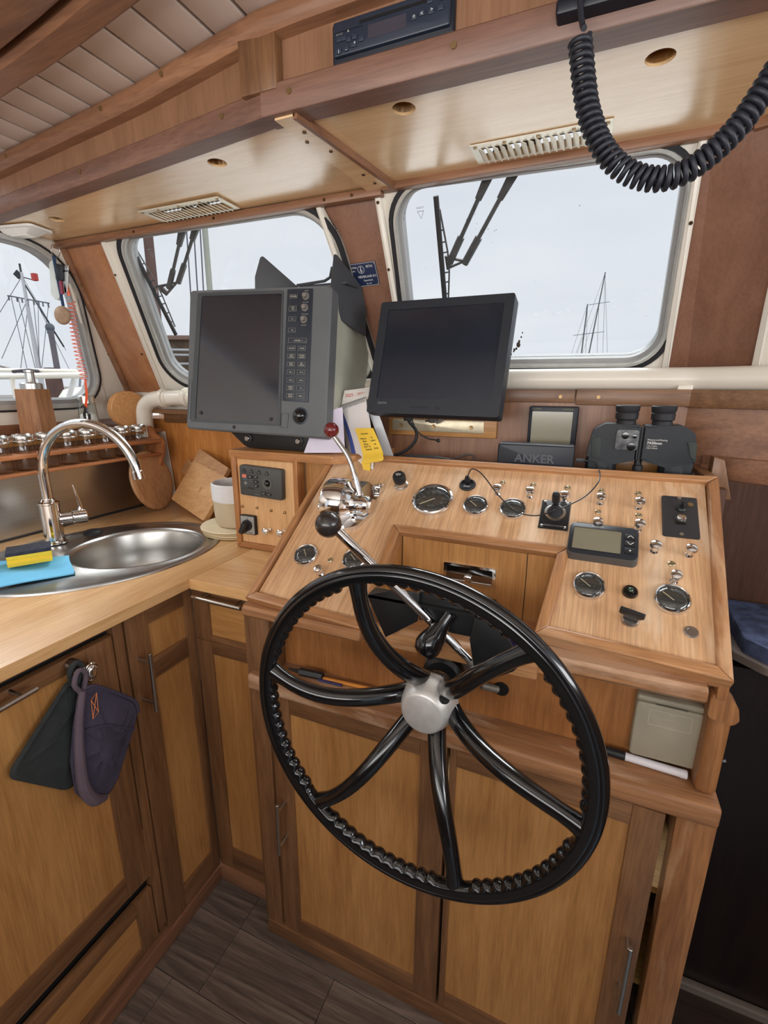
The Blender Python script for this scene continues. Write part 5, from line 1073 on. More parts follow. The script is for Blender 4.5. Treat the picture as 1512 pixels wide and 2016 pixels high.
for x in (-.459, -.368, -.268): g = G(); g.lathe([(.0055, 0), (.005, .0015), (.003, .0015), (0, .0005)], axisM((x, 1.2015, 1.283), (0, -1, 0)), 18); build('plate_screw', g, BRASS, mb)
g = G(); g.tube([(-.388, 1.196, 1.296), (-.37, 1.188, 1.303), (-.352, 1.194, 1.294), (-.340, 1.188, 1.302), (-.355, 1.184, 1.292)], .0028, 6); g.cyl((-.37, 1.20, 1.30), (-.36, 1.13, 1.40), .014, n=14); build('arm_joint', g, CAST, mb)
mc = root('monitor_cables', (-.43, 1.15, 1.24), 'black monitor cable dropping to the back shelf with a short jack lead', 'cable')
g = G(); g.tube(smooth([(-.425, 1.13, 1.335), (-.415, 1.14, 1.30), (-.398, 1.15, 1.275), (-.400, 1.15, 1.248), (-.425, 1.145, 1.222), (-.46, 1.13, 1.206)], 6), .0042, 10); g.box((-.424, 1.126, 1.300), (-.402, 1.14, 1.328), .002); build('power_lead', g, BLK, mc)
g = G(); g.tube(smooth([(-.405, 1.14, 1.30), (-.392, 1.14, 1.275), (-.365, 1.14, 1.258), (-.345, 1.14, 1.255), (-.335, 1.14, 1.254)], 6), .0018, 8); g.ball((-.335, 1.139, 1.2535), .0048); build('jack_lead', g, BLK, mc)

# ================================================================== PAPERS
nb = root('logbook', (-.50, 1.06, 1.2), 'spiral-bound paper logbook with blue booklet leaning between radar and monitor', 'notebook')
def sheet(P00, P10, P01, P11, bow=0, n=8, th_=.0012):
    A, B, C_, D_ = map(Vector, (P00, P10, P01, P11)); nr = (B - A).cross(C_ - A).normalized()
    return lambda u, v: (A * (1 - u) * (1 - v) + B * u * (1 - v) + C_ * (1 - u) * v + D_ * u * v) + nr * (bow * math.sin(PI * v))
g = G(); g.grid(sheet((-.577, 1.085, 1.334), (-.497, 1.06, 1.355), (-.504, 1.035, 1.195), (-.455, 1.01, 1.192), .008), 8, 12, .004); build('page_block', g, PAPER, nb)
g = G(); g.grid(sheet((-.585, 1.088, 1.325), (-.574, 1.084, 1.331), (-.520, 1.040, 1.188), (-.498, 1.032, 1.192), .008), 3, 12, .003); build('blue_booklet', g, mat('booklet_blue', (72, 90, 158), .5, var=.15), nb)
g = G(); g.grid(sheet((-.594, 1.092, 1.318), (-.580, 1.088, 1.324), (-.536, 1.046, 1.183), (-.514, 1.040, 1.186), .008), 3, 12, .003); build('grey_booklet', g, mat('booklet_grey', (158, 148, 140), .6), nb)
g = G(); g.grid(sheet((-.572, 1.095, 1.372), (-.492, 1.10, 1.381), (-.577, 1.088, 1.330), (-.495, 1.066, 1.352), -.003), 8, 4, .002); cp = build('top_sheet', g, mat('calendar_paper', (224, 220, 214), .7, var=.04), nb)
MT_ = T((-.533, 1.091, 1.3605), (.99, .03, .10), (-.09, .09, .98)); text('sheet_lettering', '2025 - 2026', .0115, MT_ @ Matrix.Translation((-.004, .002, .009)), mat('print_red', (196, 92, 84), .6), nb, xs=1.0)
g = G()
for k in range(17):
    u = k / 16; p = Vector((-.574 + .076 * u, 1.084 - .024 * u, 1.332 + .021 * u)); g.tube([p + Vector((.001, -.004 + .004 * math.cos(t), .006 * math.sin(t))) for t in [2 * PI * i / 8 for i in range(8)]], .0008, 5, closed=True)
build('spiral_binding', g, mat('spiral_grey', (120, 118, 118), .4), nb, kind='stuff')
g = G(); g.grid(sheet((-.500, 1.075, 1.33), (-.475, 1.082, 1.325), (-.445, 1.07, 1.20), (-.428, 1.075, 1.215), .006), 4, 8, .002); build('clear_sleeve', g, mat('sleeve_pale', (176, 178, 182), .25), nb)
yn = root('yellow_note', (-.47, 1.04, 1.24), 'yellow handwritten paper strip stuck on the logbook', 'note')
ys = sheet((-.518, 1.045, 1.284), (-.466, 1.038, 1.287), (-.478, 1.015, 1.205), (-.424, 1.015, 1.215), .004)
g = G(); g.grid(lambda u, v: ys(u, v) + Vector((.0, -.004, .0)) + Vector((.01 * (v > .95) * (.5 - u), -.006 * (v > .8), 0)), 10, 14, .0008); build('note_strip', g, mat('note_yellow', (236, 196, 66), .7, var=.05), yn)
g = G(); g.grid(sheet((-.486, 1.008, 1.212), (-.462, 1.008, 1.208), (-.480, 1.008, 1.190), (-.462, 1.008, 1.188), 0), 3, 3, .0008); build('note_fold', g, MATS['note_yellow'], yn)
A = ys(0, 0); X_ = (ys(1, .5) - ys(0, .5)).normalized(); Y_ = (ys(.5, 0) - ys(.5, 1)).normalized(); Zn = X_.cross(Y_).normalized()
for r_, (u, v, s) in enumerate(((.45, .16, 'Noodnr.'), (.28, .30, 'Haven'), (.30, .38, 'Sluis'), (.32, .46, 'Brug'), (.34, .54, 'VHF 10'), (.38, .62, 'Kanaal'), (.72, .28, '12'), (.74, .36, 'open'), (.76, .48, '18'), (.76, .60, 'dicht'))):
    p = ys(u, v) + Vector((0, -.004, 0)) + Zn * .0015; text('handwriting', s, .0062, T(p, X_, Y_, Zn), BLK, yn)
fs = root('plastic_folder', (-.60, 1.03, 1.22), 'folded clear plastic folder with papers beside the radar', 'folder')
PS = mat('folder_plastic', (188, 184, 202), .2, coat=.5, var=.05)
g = G(); g.grid(lambda u, v: (lambda t: (-.650 + .045 * math.sin(t) ** 2 + .05 * v * (1 - .4 * u) + .012 * math.cos(t * 2), 1.02 + .05 * u, 1.220 + .10 * v))(2.6 * u), 14, 10, .0015); build('folded_sheet', g, PS, fs)
g = G(); g.grid(sheet((-.607, 1.02, 1.318), (-.556, 1.05, 1.334), (-.640, 1.0, 1.222), (-.545, 1.04, 1.223), .006), 6, 10, .002); build('front_page', g, mat('page_lilac', (206, 198, 214), .5), fs)
g = G(); g.grid(sheet((-.616, 1.03, 1.318), (-.572, 1.055, 1.334), (-.616, 1.03, 1.306), (-.572, 1.055, 1.321), 0), 6, 2, .003); tb = build('folder_tab', g, mat('folder_green', (168, 176, 160), .5), fs)

# ================================================================== THINGS ON THE BACK SHELF
kn_ = root('sheath_knife', (-.36, 1.10, 1.20), 'black sheath knife with leather loop lying on the shelf under the monitor', 'knife')
g = G(); g.prism(rpoly([(-.445, 1.203), (-.285, 1.199), (-.283, 1.216), (-.33, 1.222), (-.40, 1.220), (-.445, 1.210)], .003, 3), -.016, .004, .003, M=FX(1.085), seg=3); build('sheath', g, BLK, kn_)
g = G(); g.tube(smooth([(-.292, 1.085, 1.214), (-.27, 1.085, 1.222), (-.245, 1.085, 1.231), (-.232, 1.085, 1.226), (-.238, 1.085, 1.214), (-.26, 1.085, 1.208)], 6), .0028, 6); g.box((-.288, 1.08, 1.205), (-.235, 1.088, 1.213), .002); build('leather_loop', g, mat('leather_brown', (58, 42, 36), .6), kn_)
g = G()
for k in range(4): g.tube([(-.232 + .012 * k + .007 * math.cos(t), 1.085, 1.210 - .001 * k + .004 * math.sin(t)) for t in [2 * PI * i / 10 for i in range(10)]], .0012, 5, closed=True)
build('chain', g, HANDLE, kn_, kind='stuff')
sk_ = root('box_speaker', (-.096, 1.09, 1.199), 'small black box speaker with grey brand lettering on the back shelf', 'speaker')
g = G(); g.prism(rect(-.177, 1.199, -.016, 1.262, .006), -.045, 0, .004, M=FX(1.075), seg=3); build('speaker_body', g, NAVY, sk_)
text('brand_lettering', 'ANKER', .026, T((-.097, 1.0745, 1.2305), (1, 0, 0), (0, 0, 1)), mat('logo_grey', (80, 82, 88), .5), sk_, bold=.0004)
cd_ = root('compass_display', (-.07, 1.18, 1.25), 'square black instrument with bronze LCD behind the box speaker', 'display')
g = G(); M = FX(1.196); g.prism(rect(-.128, 1.236, -.018, 1.340, .004), -.018, .006, .003, M=M); build('housing', g, NAVY, cd_)
g = G(M); g.prism(rect(-.120, 1.244, -.030, 1.328, .001), .006, .0066); build('lcd_screen', g, LCDB, cd_)
text('display_lettering', 'CLIPPER', .0055, at(M, -.110, 1.3335, .0062), mat('print_olive', (120, 120, 70), .5), cd_); text('display_lettering', 'COMPASS', .0055, at(M, -.042, 1.3335, .0062), mat('print_olive', (120, 120, 70), .5), cd_)

# ---- binoculars standing on their objectives
bn = root('binoculars', (.11, 1.12, 1.199), 'black and green marine binoculars standing upright on the back shelf', 'binoculars')
BG = mat('binocular_rubber', (28, 33, 38), .5, bump=.4, bscale=700, var=.1); BGR = mat('binocular_green', (44, 52, 48), .6, bump=.4, bscale=500)
for sd_, ax in ((-1, .077), (1, .143)):
    cx = .108 + sd_ * .049
    mir = lambda P: [(.108 + sd_ * x, z) for x, z in (P if sd_ > 0 else P[::-1])]
    ra_ = [.003, .003, .016, .014, .010, .006, .004]
    g = G(); g.prism(rpoly(mir([(.004, 1.238), (.004, 1.309), (.070, 1.311), (.092, 1.297), (.098, 1.262), (.100, 1.236), (.05, 1.226)]), ra_ if sd_ > 0 else ra_[::-1], 5), -.058, 0, .005, M=FX(1.092), seg=3)
    g.prism(rpoly(mir([(.047, 1.203), (.047, 1.245), (.099, 1.245), (.095, 1.203)]), .005, 4), -.055, -.001, .004, M=FX(1.092), seg=3); build('prism_body', g, BG, bn)
    g = G(); g.lathe([(.030, 1.199), (.031, 1.203), (.031, 1.222), (.029, 1.240)], Matrix.Translation((.108 + sd_ * .070, 1.122, 0)), 32); build('objective_tube', g, BG, bn)
    g = G(); g.lathe([(.0185, 1.306), (.019, 1.314), (.0185, 1.316), (.0175, 1.318), (.0215, 1.320), (.0220, 1.332), (.0205, 1.334), (.0225, 1.337), (.0235, 1.346), (.0215, 1.348), (.017, 1.346), (.015, 1.338), (0, 1.336)], Matrix.Translation((ax, 1.118, 0)), 32); build('eyepiece', g, RUBBER, bn)
    x0_, x1_ = sorted((.108 + sd_ * .060, .108 + sd_ * .099)); g = G(); g.prism(rpoly([(.108 - .094, 1.280), (.108 - .090, 1.238), (.108 - .072, 1.240), (.108 - .075, 1.285)] if sd_ < 0 else [(.108 + .078, 1.283), (.108 + .090, 1.250), (.108 + .099, 1.240), (.108 + .097, 1.278)], .004, 3), 0, .002, .001, M=FX(1.0925)); build('grip_patch', g, BGR, bn)
g = G(); g.cyl((.108, 1.105, 1.222), (.108, 1.105, 1.306), .007, n=16); g.cyl((.108, 1.098, 1.216), (.108, 1.098, 1.228), .0095, n=16, bev=.001); build('hinge_bar', g, BLK, bn)
g = G(); g.prism(rect(.060, 1.258, .102, 1.300, .005), 0, .004, .0015, M=FX(1.0915)); plt = build('compass_cover', g, mat('worn_silver_black', (96, 98, 100), .4, .3, var=.6, vscale=90), bn)
for (x, z, r_) in ((.077, 1.288, .0075), (.094, 1.287, .0045), (.090, 1.266, .0085)): g = G(); g.lathe([(r_, 0), (r_ * .9, .004), (0, .0045)], axisM((x, 1.088, z), (0, -1, 0)), 18); build('cover_button', g, BLKG, bn)
MB_ = T((.118, 1.0912, 1.281), (1, 0, 0), (0, 0, 1)); text('binocular_lettering', 'Waterproof-Floating', .0050, MB_, TEXTW, bn, align='LEFT', xs=.85); text('binocular_lettering', '7X50mm', .0072, at(MB_, 0, -.0065), TEXTW, bn, align='LEFT', bold=.0002); text('binocular_lettering', '132m/1000m', .0036, at(MB_, 0, -.0125), TEXTW, bn, align='LEFT'); text('binocular_lettering', '396ft/1000yds', .0036, at(MB_, 0, -.0168), TEXTW, bn, align='LEFT')
wbk = root('wood_block', (.11, 1.16, 1.199), 'small pale wooden strip on the shelf behind the binoculars', 'block'); g = G(); g.box((.064, 1.175, 1.199), (.158, 1.195, 1.232), .002); build('strip_body', g, panelwood('X'), wbk)

# ---- registration plate on the pillar
rp = root('builder_plate', mv(WSF, -.55, .26), 'small dark blue registration plate on the wooden pillar behind the radar', 'plate'); M = WSF @ Matrix.Translation((-.5525, .260, -.003)) @ Matrix.Rotation(R(1.5), 4, 'Z')
g = G(M); g.prism(rect(-.038, -.028, .038, .028, .001), 0, .002, .0005); build('plate_body', g, mat('plate_blue', (34, 44, 74), .4), rp)
g = G(M); g.ring(rect(-.037, -.027, .037, .027), rect(-.0363, -.0263, .0363, .0263), .002, .0023); g.ring(circ(-.004, .012, .009, 28), circ(-.004, .012, .0082, 28), .002, .0024); g.box((-.0048, .005, .002), (-.0032, .019, .0024)); g.tube([(-.0085, .007, .0022), (-.004, .014, .0022), (.0005, .007, .0022)], .0004, 5); build('plate_print', g, TEXTW, rp)
for s, x, y, z_ in (('DEKRA', -.022, .018, .006), ('REG.', -.024, .010, .005), ('BETAS', .020, .018, .0075), ('NEDERLAND B.V.', .010, -.005, .0078), ('Papendrecht', .010, -.014, .0058), ('No. 719', .010, -.022, .005)): text('plate_lettering', s, z_, at(M, x, y, .0021), TEXTW, rp, xs=.85)
for x in (-.034, .034):
    for y in (-.0235, .0235): g = G(M); g.lathe([(.0022, .002), (.002, .003), (0, .003)], at(I4, x, y), 10); build('plate_screw', g, HANDLE, rp)

# ================================================================== OVERHEAD: RADIO, VHF, VENTS, LAMP
ra = root('car_radio', (-.31, .757, 1.868), 'black car radio let into the overhead fascia', 'radio'); M = T((-.311, .757, 1.868), (1, 0, 0), (0, 0, 1))
g = G(M); g.prism(rect(-.0925, -.0255, .0925, .0255, .004), -.02, .007, .002); build('radio_frame', g, NAVY, ra)
g = G(M); g.prism(rect(-.088, -.018, .088, .0235, .003), .007, .013, .002); fp = build('face_plate', g, mat('radio_face', (38, 46, 60), .35, coat=.2), ra)
g = G(M); g.prism(rect(-.032, -.008, .026, .008, .001), .013, .0134); build('radio_display', g, mat('radio_lcd', (66, 62, 72), .2, coat=.5), ra)
g = G(M); g.box((-.045, .013, .0125), (.060, .0165, .0135)); g.box((-.085, .0095, .0128), (-.04, .0102, .0136)); build('tape_slot', g, HOLE, ra)
for k, (x, y) in enumerate(((-.078, .001), (-.070, .001), (-.062, -.002), (-.053, -.001), (-.078, -.013), (-.066, -.012), (-.054, -.010), (-.042, -.006), (.038, .000), (.049, .002), (.062, .001), (.075, .002), (.060, .013), (.078, .012))):
    key(M, x, y, .008, .006, ra, None, m=mat('radio_key', (46, 54, 68), .4), z=.013, name='radio_key')
for s, x, y in (('^', -.062, .006), ('+', -.052, -.009), ('-', -.066, -.014), ('1', -.078, -.014), ('o', .038, .001), ('<', .049, .001), ('>', .063, .002)): text('key_lettering', s, .0065, at(M, x, y, .0154), TEXTW, ra)
text('key_lettering', 'BAND', .004, at(M, -.076, .006, .0154), TEXTG, ra)
vh = root('vhf_radio', (-.01, .74, 1.86), 'black marine radio box at the top edge with a hanging coiled cord', 'radio')
g = G(FX(.755)); g.prism(rect(-.083, 1.818, .092, 1.93, .006), 0, .034, .004); build('radio_body', g, NAVY, vh)
g = G(FX(.757)); g.prism(rect(-.085, 1.812, .094, 1.828, .004), 0, .038, .003); build('radio_skirt', g, NAVY, vh)
co_ = root('coiled_cord', (-.055, .712, 1.80), 'thick black coiled handset cord hanging in a loop from the marine radio', 'cord')
CP = smooth([(-.0532, .700, 1.772), (-.049, .700, 1.752), (-.044, .700, 1.728), (-.035, .70, 1.695), (-.017, .70, 1.659), (.008, .70, 1.632), (.040, .70, 1.617), (.070, .70, 1.618), (.097, .70, 1.634), (.119, .70, 1.657), (.135, .70, 1.684), (.150, .70, 1.715), (.165, .70, 1.76), (.170, .70, 1.80)], 40)
seg = [0]
for i in range(1, len(CP)): seg.append(seg[-1] + (CP[i] - CP[i - 1]).length)
TL = seg[-1]; turns = 56; NP = turns * 14; pts = []; j = 0
for i in range(NP + 1):
    d = TL * i / NP
    while j < len(seg) - 2 and seg[j + 1] < d: j += 1
    t = (d - seg[j]) / max(1e-9, seg[j + 1] - seg[j]); p = CP[j].lerp(CP[j + 1], t); tan = (CP[min(j + 2, len(CP) - 1)] - CP[max(j - 1, 0)]).normalized()
    bn_ = Vector((0, 1, 0)); nr_ = tan.cross(bn_).normalized(); a = 2 * PI * turns * i / NP; rr2 = .0108
    pts.append(p + nr_ * (rr2 * math.cos(a)) + bn_ * (rr2 * math.sin(a)))
g = G(); g.tube(pts, .0031, 7); build('coil', g, mat('cord_black', (36, 38, 46), .5), co_, ang=70)
g = G(); g.tube(smooth([(-.060, .722, 1.86), (-.059, .712, 1.83), (-.055, .705, 1.80), (-.051, .700, 1.783), (-.0485, .690, 1.775)], 6), .0032, 8); build('straight_lead', g, MATS['cord_black'], co_)
g = G(); g.tube(smooth([(.170, .70, 1.80), (.172, .715, 1.82), (.172, .745, 1.832)], 5), .0032, 8); build('end_lead', g, MATS['cord_black'], co_)
def vent(x0, x1, y0, y1, z, nl, label, bright):
    rt = root('vent_grille', ((x0 + x1) / 2, (y0 + y1) / 2, z), label, 'vent', 'metal defroster grilles in the overhead panel')
    VM = mat('vent_steel', (228, 222, 206), .35, .35, var=.08, vscale=50)
    g = G(); g.ring(rect(x0, y0, x1, y1), rect(x0 + .012, y0 + .016, x1 - .012, y1 - .006), z - .002, z, M=I4); build('vent_frame', g, VM, rt)
    W_ = (x1 - x0 - .026) / nl
    for k in range(nl):
        xa = x0 + .013 + W_ * k; g = G(); L = T((xa, (y0 + y1) / 2 + .005, z - .001), (math.cos(R(28)), 0, -math.sin(R(28))), (0, 1, 0)); g.box((0, -(y1 - y0) / 2 + .011, -.0005), (W_ * .92, (y1 - y0) / 2 - .011, .0005), M=L); build('louvre', g, VM, rt)
    for x in (x0 + .008, x0 + .06, (x0 + x1) / 2, x1 - .06, x1 - .008): g = G(); g.cyl((x, y0 + .008, z - .0035), (x, y0 + .008, z - .001), .0034, n=10); build('vent_screw', g, BRASS, rt)
    g = G(); g.box((x0 + .006, y0 + .006, z + .02), (x1 - .006, y1 - .004, z + .024)); build('duct_dark', g, HOLE, rt)
    return rt
vent(-.245, -.010, .968, 1.043, 1.803, 17, 'bright louvred metal vent above the centre windscreen behind the coiled cord', 1)
vent(-1.075, -.825, .970, 1.048, 1.799, 17, 'louvred metal vent above the left windscreen', 0)
la = root('dome_lamp', (-1.49, .95, 1.80), 'white oblong plastic ceiling lamp above the port window', 'lamp')
LM = T((-1.495, .950, 1.800), (math.cos(R(10)), math.sin(R(10)), 0), (math.sin(R(10)), -math.cos(R(10)), 0))
g = G(LM); g.prism(rect(-.070, -.038, .070, .038, .012), 0, .006, .002); g.prism(rect(-.060, -.030, .060, .030, .010), .006, .018, 0, top=rect(-.035, -.018, .035, .018, .006)); build('lamp_base', g, mat('lamp_white', (226, 224, 220), .35), la)
g = G(LM); g.prism(rect(-.030, -.015, .030, .015, .005), .018, .020, .001); build('lens', g, mat('lamp_lens', (236, 234, 226), .2, coat=.5), la)

# ================================================================== KEYS AND ORANGE COIL AT THE PORT WINDOW
ky = root('key_bunch', (-1.535, 1.08, 1.75), 'bunch of keys with cork ball and blue strap hanging at the window corner', 'keys')
K0 = Vector((-1.468, 1.026, 1.757))
def kpt(dx, dz, dy=0): return K0 + Vector((dx, dy, dz))
g = G(); g.tube([kpt(-.012 + .0185 * math.cos(t), .006 + .0185 * math.sin(t)) for t in [2 * PI * i / 28 for i in range(28)]], .0013, 6, closed=True); build('split_ring', g, HANDLE, ky)
g = G(); g.tube([(-1.525, 1.062, 1.790), (-1.500, 1.045, 1.786), kpt(-.012, .0255)], .0022, 8); build('ring_hook', g, BRASS, ky)
g = G(T(kpt(-.028, -.075), (1, .3, 0), (0, 0, 1))); g.prism(rpoly([(-.020, -.038), (-.008, -.052), (.002, -.052), (.010, -.036), (.012, .045), (.006, .062), (-.010, .050)], .006, 4), -.006, .006, .004, seg=3); build('white_float', g, mat('float_white', (206, 214, 210), .4), ky)
g = G(); g.tube([kpt(-.018, -.008, -.004), kpt(-.016, -.06, -.004), kpt(-.010, -.145, -.004)], .0042, 8); build('blue_strap', g, mat('strap_blue', (30, 56, 92), .7), ky)
g = G(); g.ball(kpt(-.008, -.172, -.012), .0265, 1.12, .6, 1, n=28); build('cork_ball', g, mat('cork_ball', (156, 130, 106), .85, var=.2, vscale=90, bump=.4), ky)
g = G(T(kpt(.004, -.055, -.008), (.9, .2, -.2), (.2, 0, .95))); g.prism(rect(-.012, -.022, .012, .022, .004), -.004, .004, .002); build('key_head', g, NAVY, ky)
for dx, an in ((.008, .10), (.014, .20), (.020, .30), (.002, -.05)):
    g = G(T(kpt(dx + .006, -.07, -.004), (math.cos(an), 0, math.sin(an)), (-math.sin(an) * -1, 0, math.cos(an)))); g.box((-.003, -.04, -.001), (.003, .02, .001)); g.box((-.006, .015, -.001), (.006, .032, .001), .0008); build('key_blade', g, HANDLE, ky)
g = G(T(kpt(-.002, -.095, -.006), (1, 0, 0), (0, 0, 1))); g.prism(rect(-.006, -.018, .006, .018, .002), -.002, .002); build('red_tag', g, mat('tag_crimson', (128, 36, 58), .5), ky)
oc_ = root('kill_cord', (-1.53, 1.09, 1.5), 'orange spiral kill cord with black clip hanging beside the port window', 'cord')
pts = []; N_ = 20 * 14
for i in range(N_ + 1):
    t = i / N_; z = 1.625 - .225 * t; x = -1.452 - .010 * math.sin(PI * t) + .008 * t; a = 2 * PI * 20 * t; pts.append((x + .0105 * math.cos(a), 1.03 + .0105 * math.sin(a), z))
OR = mat('cord_orange', (226, 92, 52), .35, coat=.4)
g = G(); g.tube(pts, .0012, 6); build('spiral', g, OR, oc_, ang=70)
g = G(); g.tube([(-1.463, 1.028, 1.69), (-1.456, 1.028, 1.655), (-1.456, 1.030, 1.640)], .0045, 8); build('upper_sleeve', g, OR, oc_)
g = G(); g.tube([(-1.443, 1.03, 1.402), (-1.447, 1.03, 1.36), (-1.462, 1.03, 1.315)], .0020, 7); g.tube([(-1.440, 1.03, 1.402), (-1.441, 1.03, 1.36), (-1.455, 1.03, 1.315)], .0020, 7); build('loop_ends', g, OR, oc_)
g = G(T((-1.459, 1.03, 1.307), (1, 0, 0), (0, 0, 1))); g.prism([(-.004, .012), (.004, .012), (.006, 0), (.014, -.012), (.012, -.030), (.005, -.034), (.008, -.026), (.008, -.012), (0, -.002), (-.008, -.012), (-.008, -.026), (-.005, -.034), (-.012, -.030), (-.014, -.012), (-.006, 0)], -.003, .003); build('clip', g, BLK, oc_)

# ================================================================== WIPERS (outside the glass)
WO_ = WSF @ Matrix.Translation((0, 0, -.05)); WG = mat('wiper_grey', (74, 72, 72), .6, var=.25, vscale=60); WD = mat('wiper_rubber', (40, 40, 42), .7)
def wiper(label, blade, pivot, arms, lk):
    rt = root('windscreen_wiper', WO_ @ Vector((*pivot, 0)), label, 'wiper', 'pantograph wipers outside the windscreens')
    a, c = Vector(blade[0]), Vector(blade[1]); g = G(WO_); g.tube([(*a, .022), (*c, .022)], .0062, 6); build('blade_rubber', g, WD, rt)
    d = (c - a).normalized(); nr_ = Vector((-d.y, d.x)); nr_ = nr_ if nr_.x > 0 else -nr_; g = G(WO_); mid = a.lerp(c, .5)
    for t0, t1, o0, o1 in ((.10, .42, .003, .014), (.42, .58, .014, .014), (.58, .92, .014, .003)):
        p, q = a.lerp(c, t0) + nr_ * o0, a.lerp(c, t1) + nr_ * o1; g.tube([(*p, .012), (*q, .012)], .0022, 6)
    for t in (.16, .25, .34, .42, .58, .66, .76, .86):
        o = .003 + .011 * (1 - abs(t - .5) / .4) if abs(t - .5) > .08 else .014; p = a.lerp(c, t); q = p + nr_ * max(.003, o); g.tube([(*p, .018), (*q, .012)], .0018, 6)
    build('blade_frame', g, WG, rt)
    for A_, B_ in arms:
        A_, B_ = Vector(A_), Vector(B_); g = G(WO_)
        g.tube([(*A_, .008), (*A_.lerp(B_, .24), .006)], .0085, 8); g.tube([(*A_.lerp(B_, .2), .006), (*A_.lerp(B_, .62), .004)], .0048, 8)
        dd_ = (B_ - A_).normalized(); M_ = WO_ @ T((*A_.lerp(B_, .55), 0), (dd_.x, dd_.y, 0), (-dd_.y, dd_.x, 0)); g2 = G(M_); L = (B_ - A_).length * .47; g2.prism([(0, -.007), (L, -.0150), (L, .0150), (0, .007)], 0, .009, .002)
        build('arm_channel', g2, WG, rt); build('wiper_arm', g, WG, rt)
    g = G(WO_); g.ring([lk[0], lk[1], lk[2]], [lk[3], lk[4], lk[5]], .004, .010); build('link_plate', g, WG, rt)
    return rt
wiper('wiper hanging in the centre windscreen, blade vertical', ((-.354, .398), (-.360, .12)), (-.345, .262), [((-.342, .255), (-.205, .475)), ((-.306, .250), (-.150, .470))], [(-.352, .272), (-.298, .256), (-.350, .240), (-.340, .263), (-.315, .256), (-.340, .249)])
wiper('wiper in the left windscreen with its blade slanting down to the right', ((-1.288, .412), (-1.290, .12)), (-1.235, .262), [((-1.238, .262), (-1.040, .460)), ((-1.190, .275), (-.980, .465))], [(-1.290, .272), (-1.185, .278), (-1.262, .240), (-1.262, .266), (-1.210, .272), (-1.252, .252)])

# ================================================================== OUTSIDE: HARBOUR
def poly3(g, pts, r, n=6): return g.tube(pts, r, n)
MW = mat('mast_white', (214, 214, 216), .45); RIG = mat('rigging_grey', (120, 122, 132), .6); WOODP = mat('piling_brown', (116, 88, 80), .8, var=.15, vscale=6)
g = G(); g.box((-2.2, 1.68, 1.0), (2.0, 4.8, 1.08)); struct('floor.003', g, mat('bounce_deck_white', (232, 232, 228), .6)); g = G(); g.box((-2.45, -2.5, .70), (-1.78, 1.46, .76)); struct('floor.004', g, mat('bounce_deck_white', (232, 232, 228), .6))  # unseen white decks, added to bounce light up onto the overhead panels
water = G(); water.box((-120, -60, -1.6), (60, 160, -1.5)); struct('floor.002', water, mat('harbour_water', (110, 122, 128), .15, var=.1, vscale=.6, bump=.6, bscale=2))
# fishing vessel mast seen through the port window
vm = root('vessel_mast', (-21.0, 13.1, -1.5), 'tall white vessel mast with yard, stays and red lamp outside the port window', 'mast')
mt_, mb_ = Vector((-22.78, 14.16, 6.05)), Vector((-21.55, 13.42, 1.2)); mb_ = Vector((-22.30, 13.86, -1.5)); mt_ = Vector((-22.80, 14.17, 6.10))
mt_ = Vector((-22.0, 13.65, 5.83)); mb2 = Vector((-21.62, 13.46, 1.9)); 
mtop = Vector((-22.80, 14.17, 6.05)); mbot = Vector((-21.40, 13.33, .9))
g = G(); g.cyl(mbot, mtop, .11, .055, n=10); build('mast_pole', g, MW, vm)
yl, yr = Vector((-23.235, 13.707, 5.095)), Vector((-21.569, 14.323, 4.79)); g = G(); g.cyl(yl, yr, .03, n=6)
for t in (.02, .22, .34, .62, .74, .84, .97): p = yl.lerp(yr, t); g.cyl(p, p - Vector((0, 0, .18)), .03, n=6)
build('yard', g, RIG, vm)
g = G(); g.box((-22.35, 14.25, 5.72), (-22.15, 14.42, 6.0)); build('red_lamp', g, mat('lamp_red', (220, 70, 60), .4), vm)
g = G(); g.prism([(0, .18), (.16, 0), (0, -.18), (-.16, 0)], -.05, .05, M=T((-22.95, 14.10, 5.97), (.83, .56, 0), (0, 0, 1))); g.cyl((-22.84, 14.18, 6.0), (-22.86, 14.19, 6.4), .04, n=6); g.cyl((-22.9, 14.1, 5.9), (-22.2, 14.35, 5.72), .025, n=6); build('masthead_gear', g, BLKM, vm)
stays = [((-22.77, 14.15, 5.9), (-23.46, 13.41, 4.4)), ((-23.1, 13.76, 5.05), (-22.3, 13.4, 1.9)), ((-22.77, 14.15, 5.9), (-20.7, 14.13, 2.85)), ((-22.4, 13.98, 4.95), (-23.29, 13.04, 2.5)), ((-22.35, 13.99, 4.9), (-22.5, 13.2, 1.9)), ((-22.8, 13.85, 5.0), (-21.9, 13.5, 1.9)), ((-22.2, 14.08, 4.9), (-21.6, 13.5, 1.9)), ((-22.1, 14.1, 4.9), (-20.4, 14.0, 1.9)), ((-21.6, 14.32, 4.8), (-21.75, 13.6, 1.9)), ((-22.0, 14.15, 4.9), (-21.7, 13.5, 1.9))]
for a, c in stays: g = G(); g.cyl(a, c, .013, n=4); build('stay', g, RIG, vm)
g = G(); g.cyl((-22.77, 14.15, 5.7), (-20.75, 14.1, 3.0), .035, n=5); build('boom_stay', g, BLKM, vm)
lp = root('quay_pole', (-12.5, 8.27, 1), 'grey quay pole with a round ball top outside the port window', 'pole')
g = G(); g.cyl((-12.48, 8.26, -1.5), (-12.85, 8.45, 2.74), .09, .065, n=12); build('pole_shaft', g, mat('pole_grey', (130, 122, 128), .6), lp)
g = G(); g.ball((-12.87, 8.46, 2.83), .105); g.cyl((-12.86, 8.455, 2.68), (-12.865, 8.458, 2.76), .08, n=12); build('ball_top', g, RIG, lp)
pg = root('mooring_piling', (-7.3, 4.77, -1.5), 'square brown mooring piling outside the port window', 'piling')
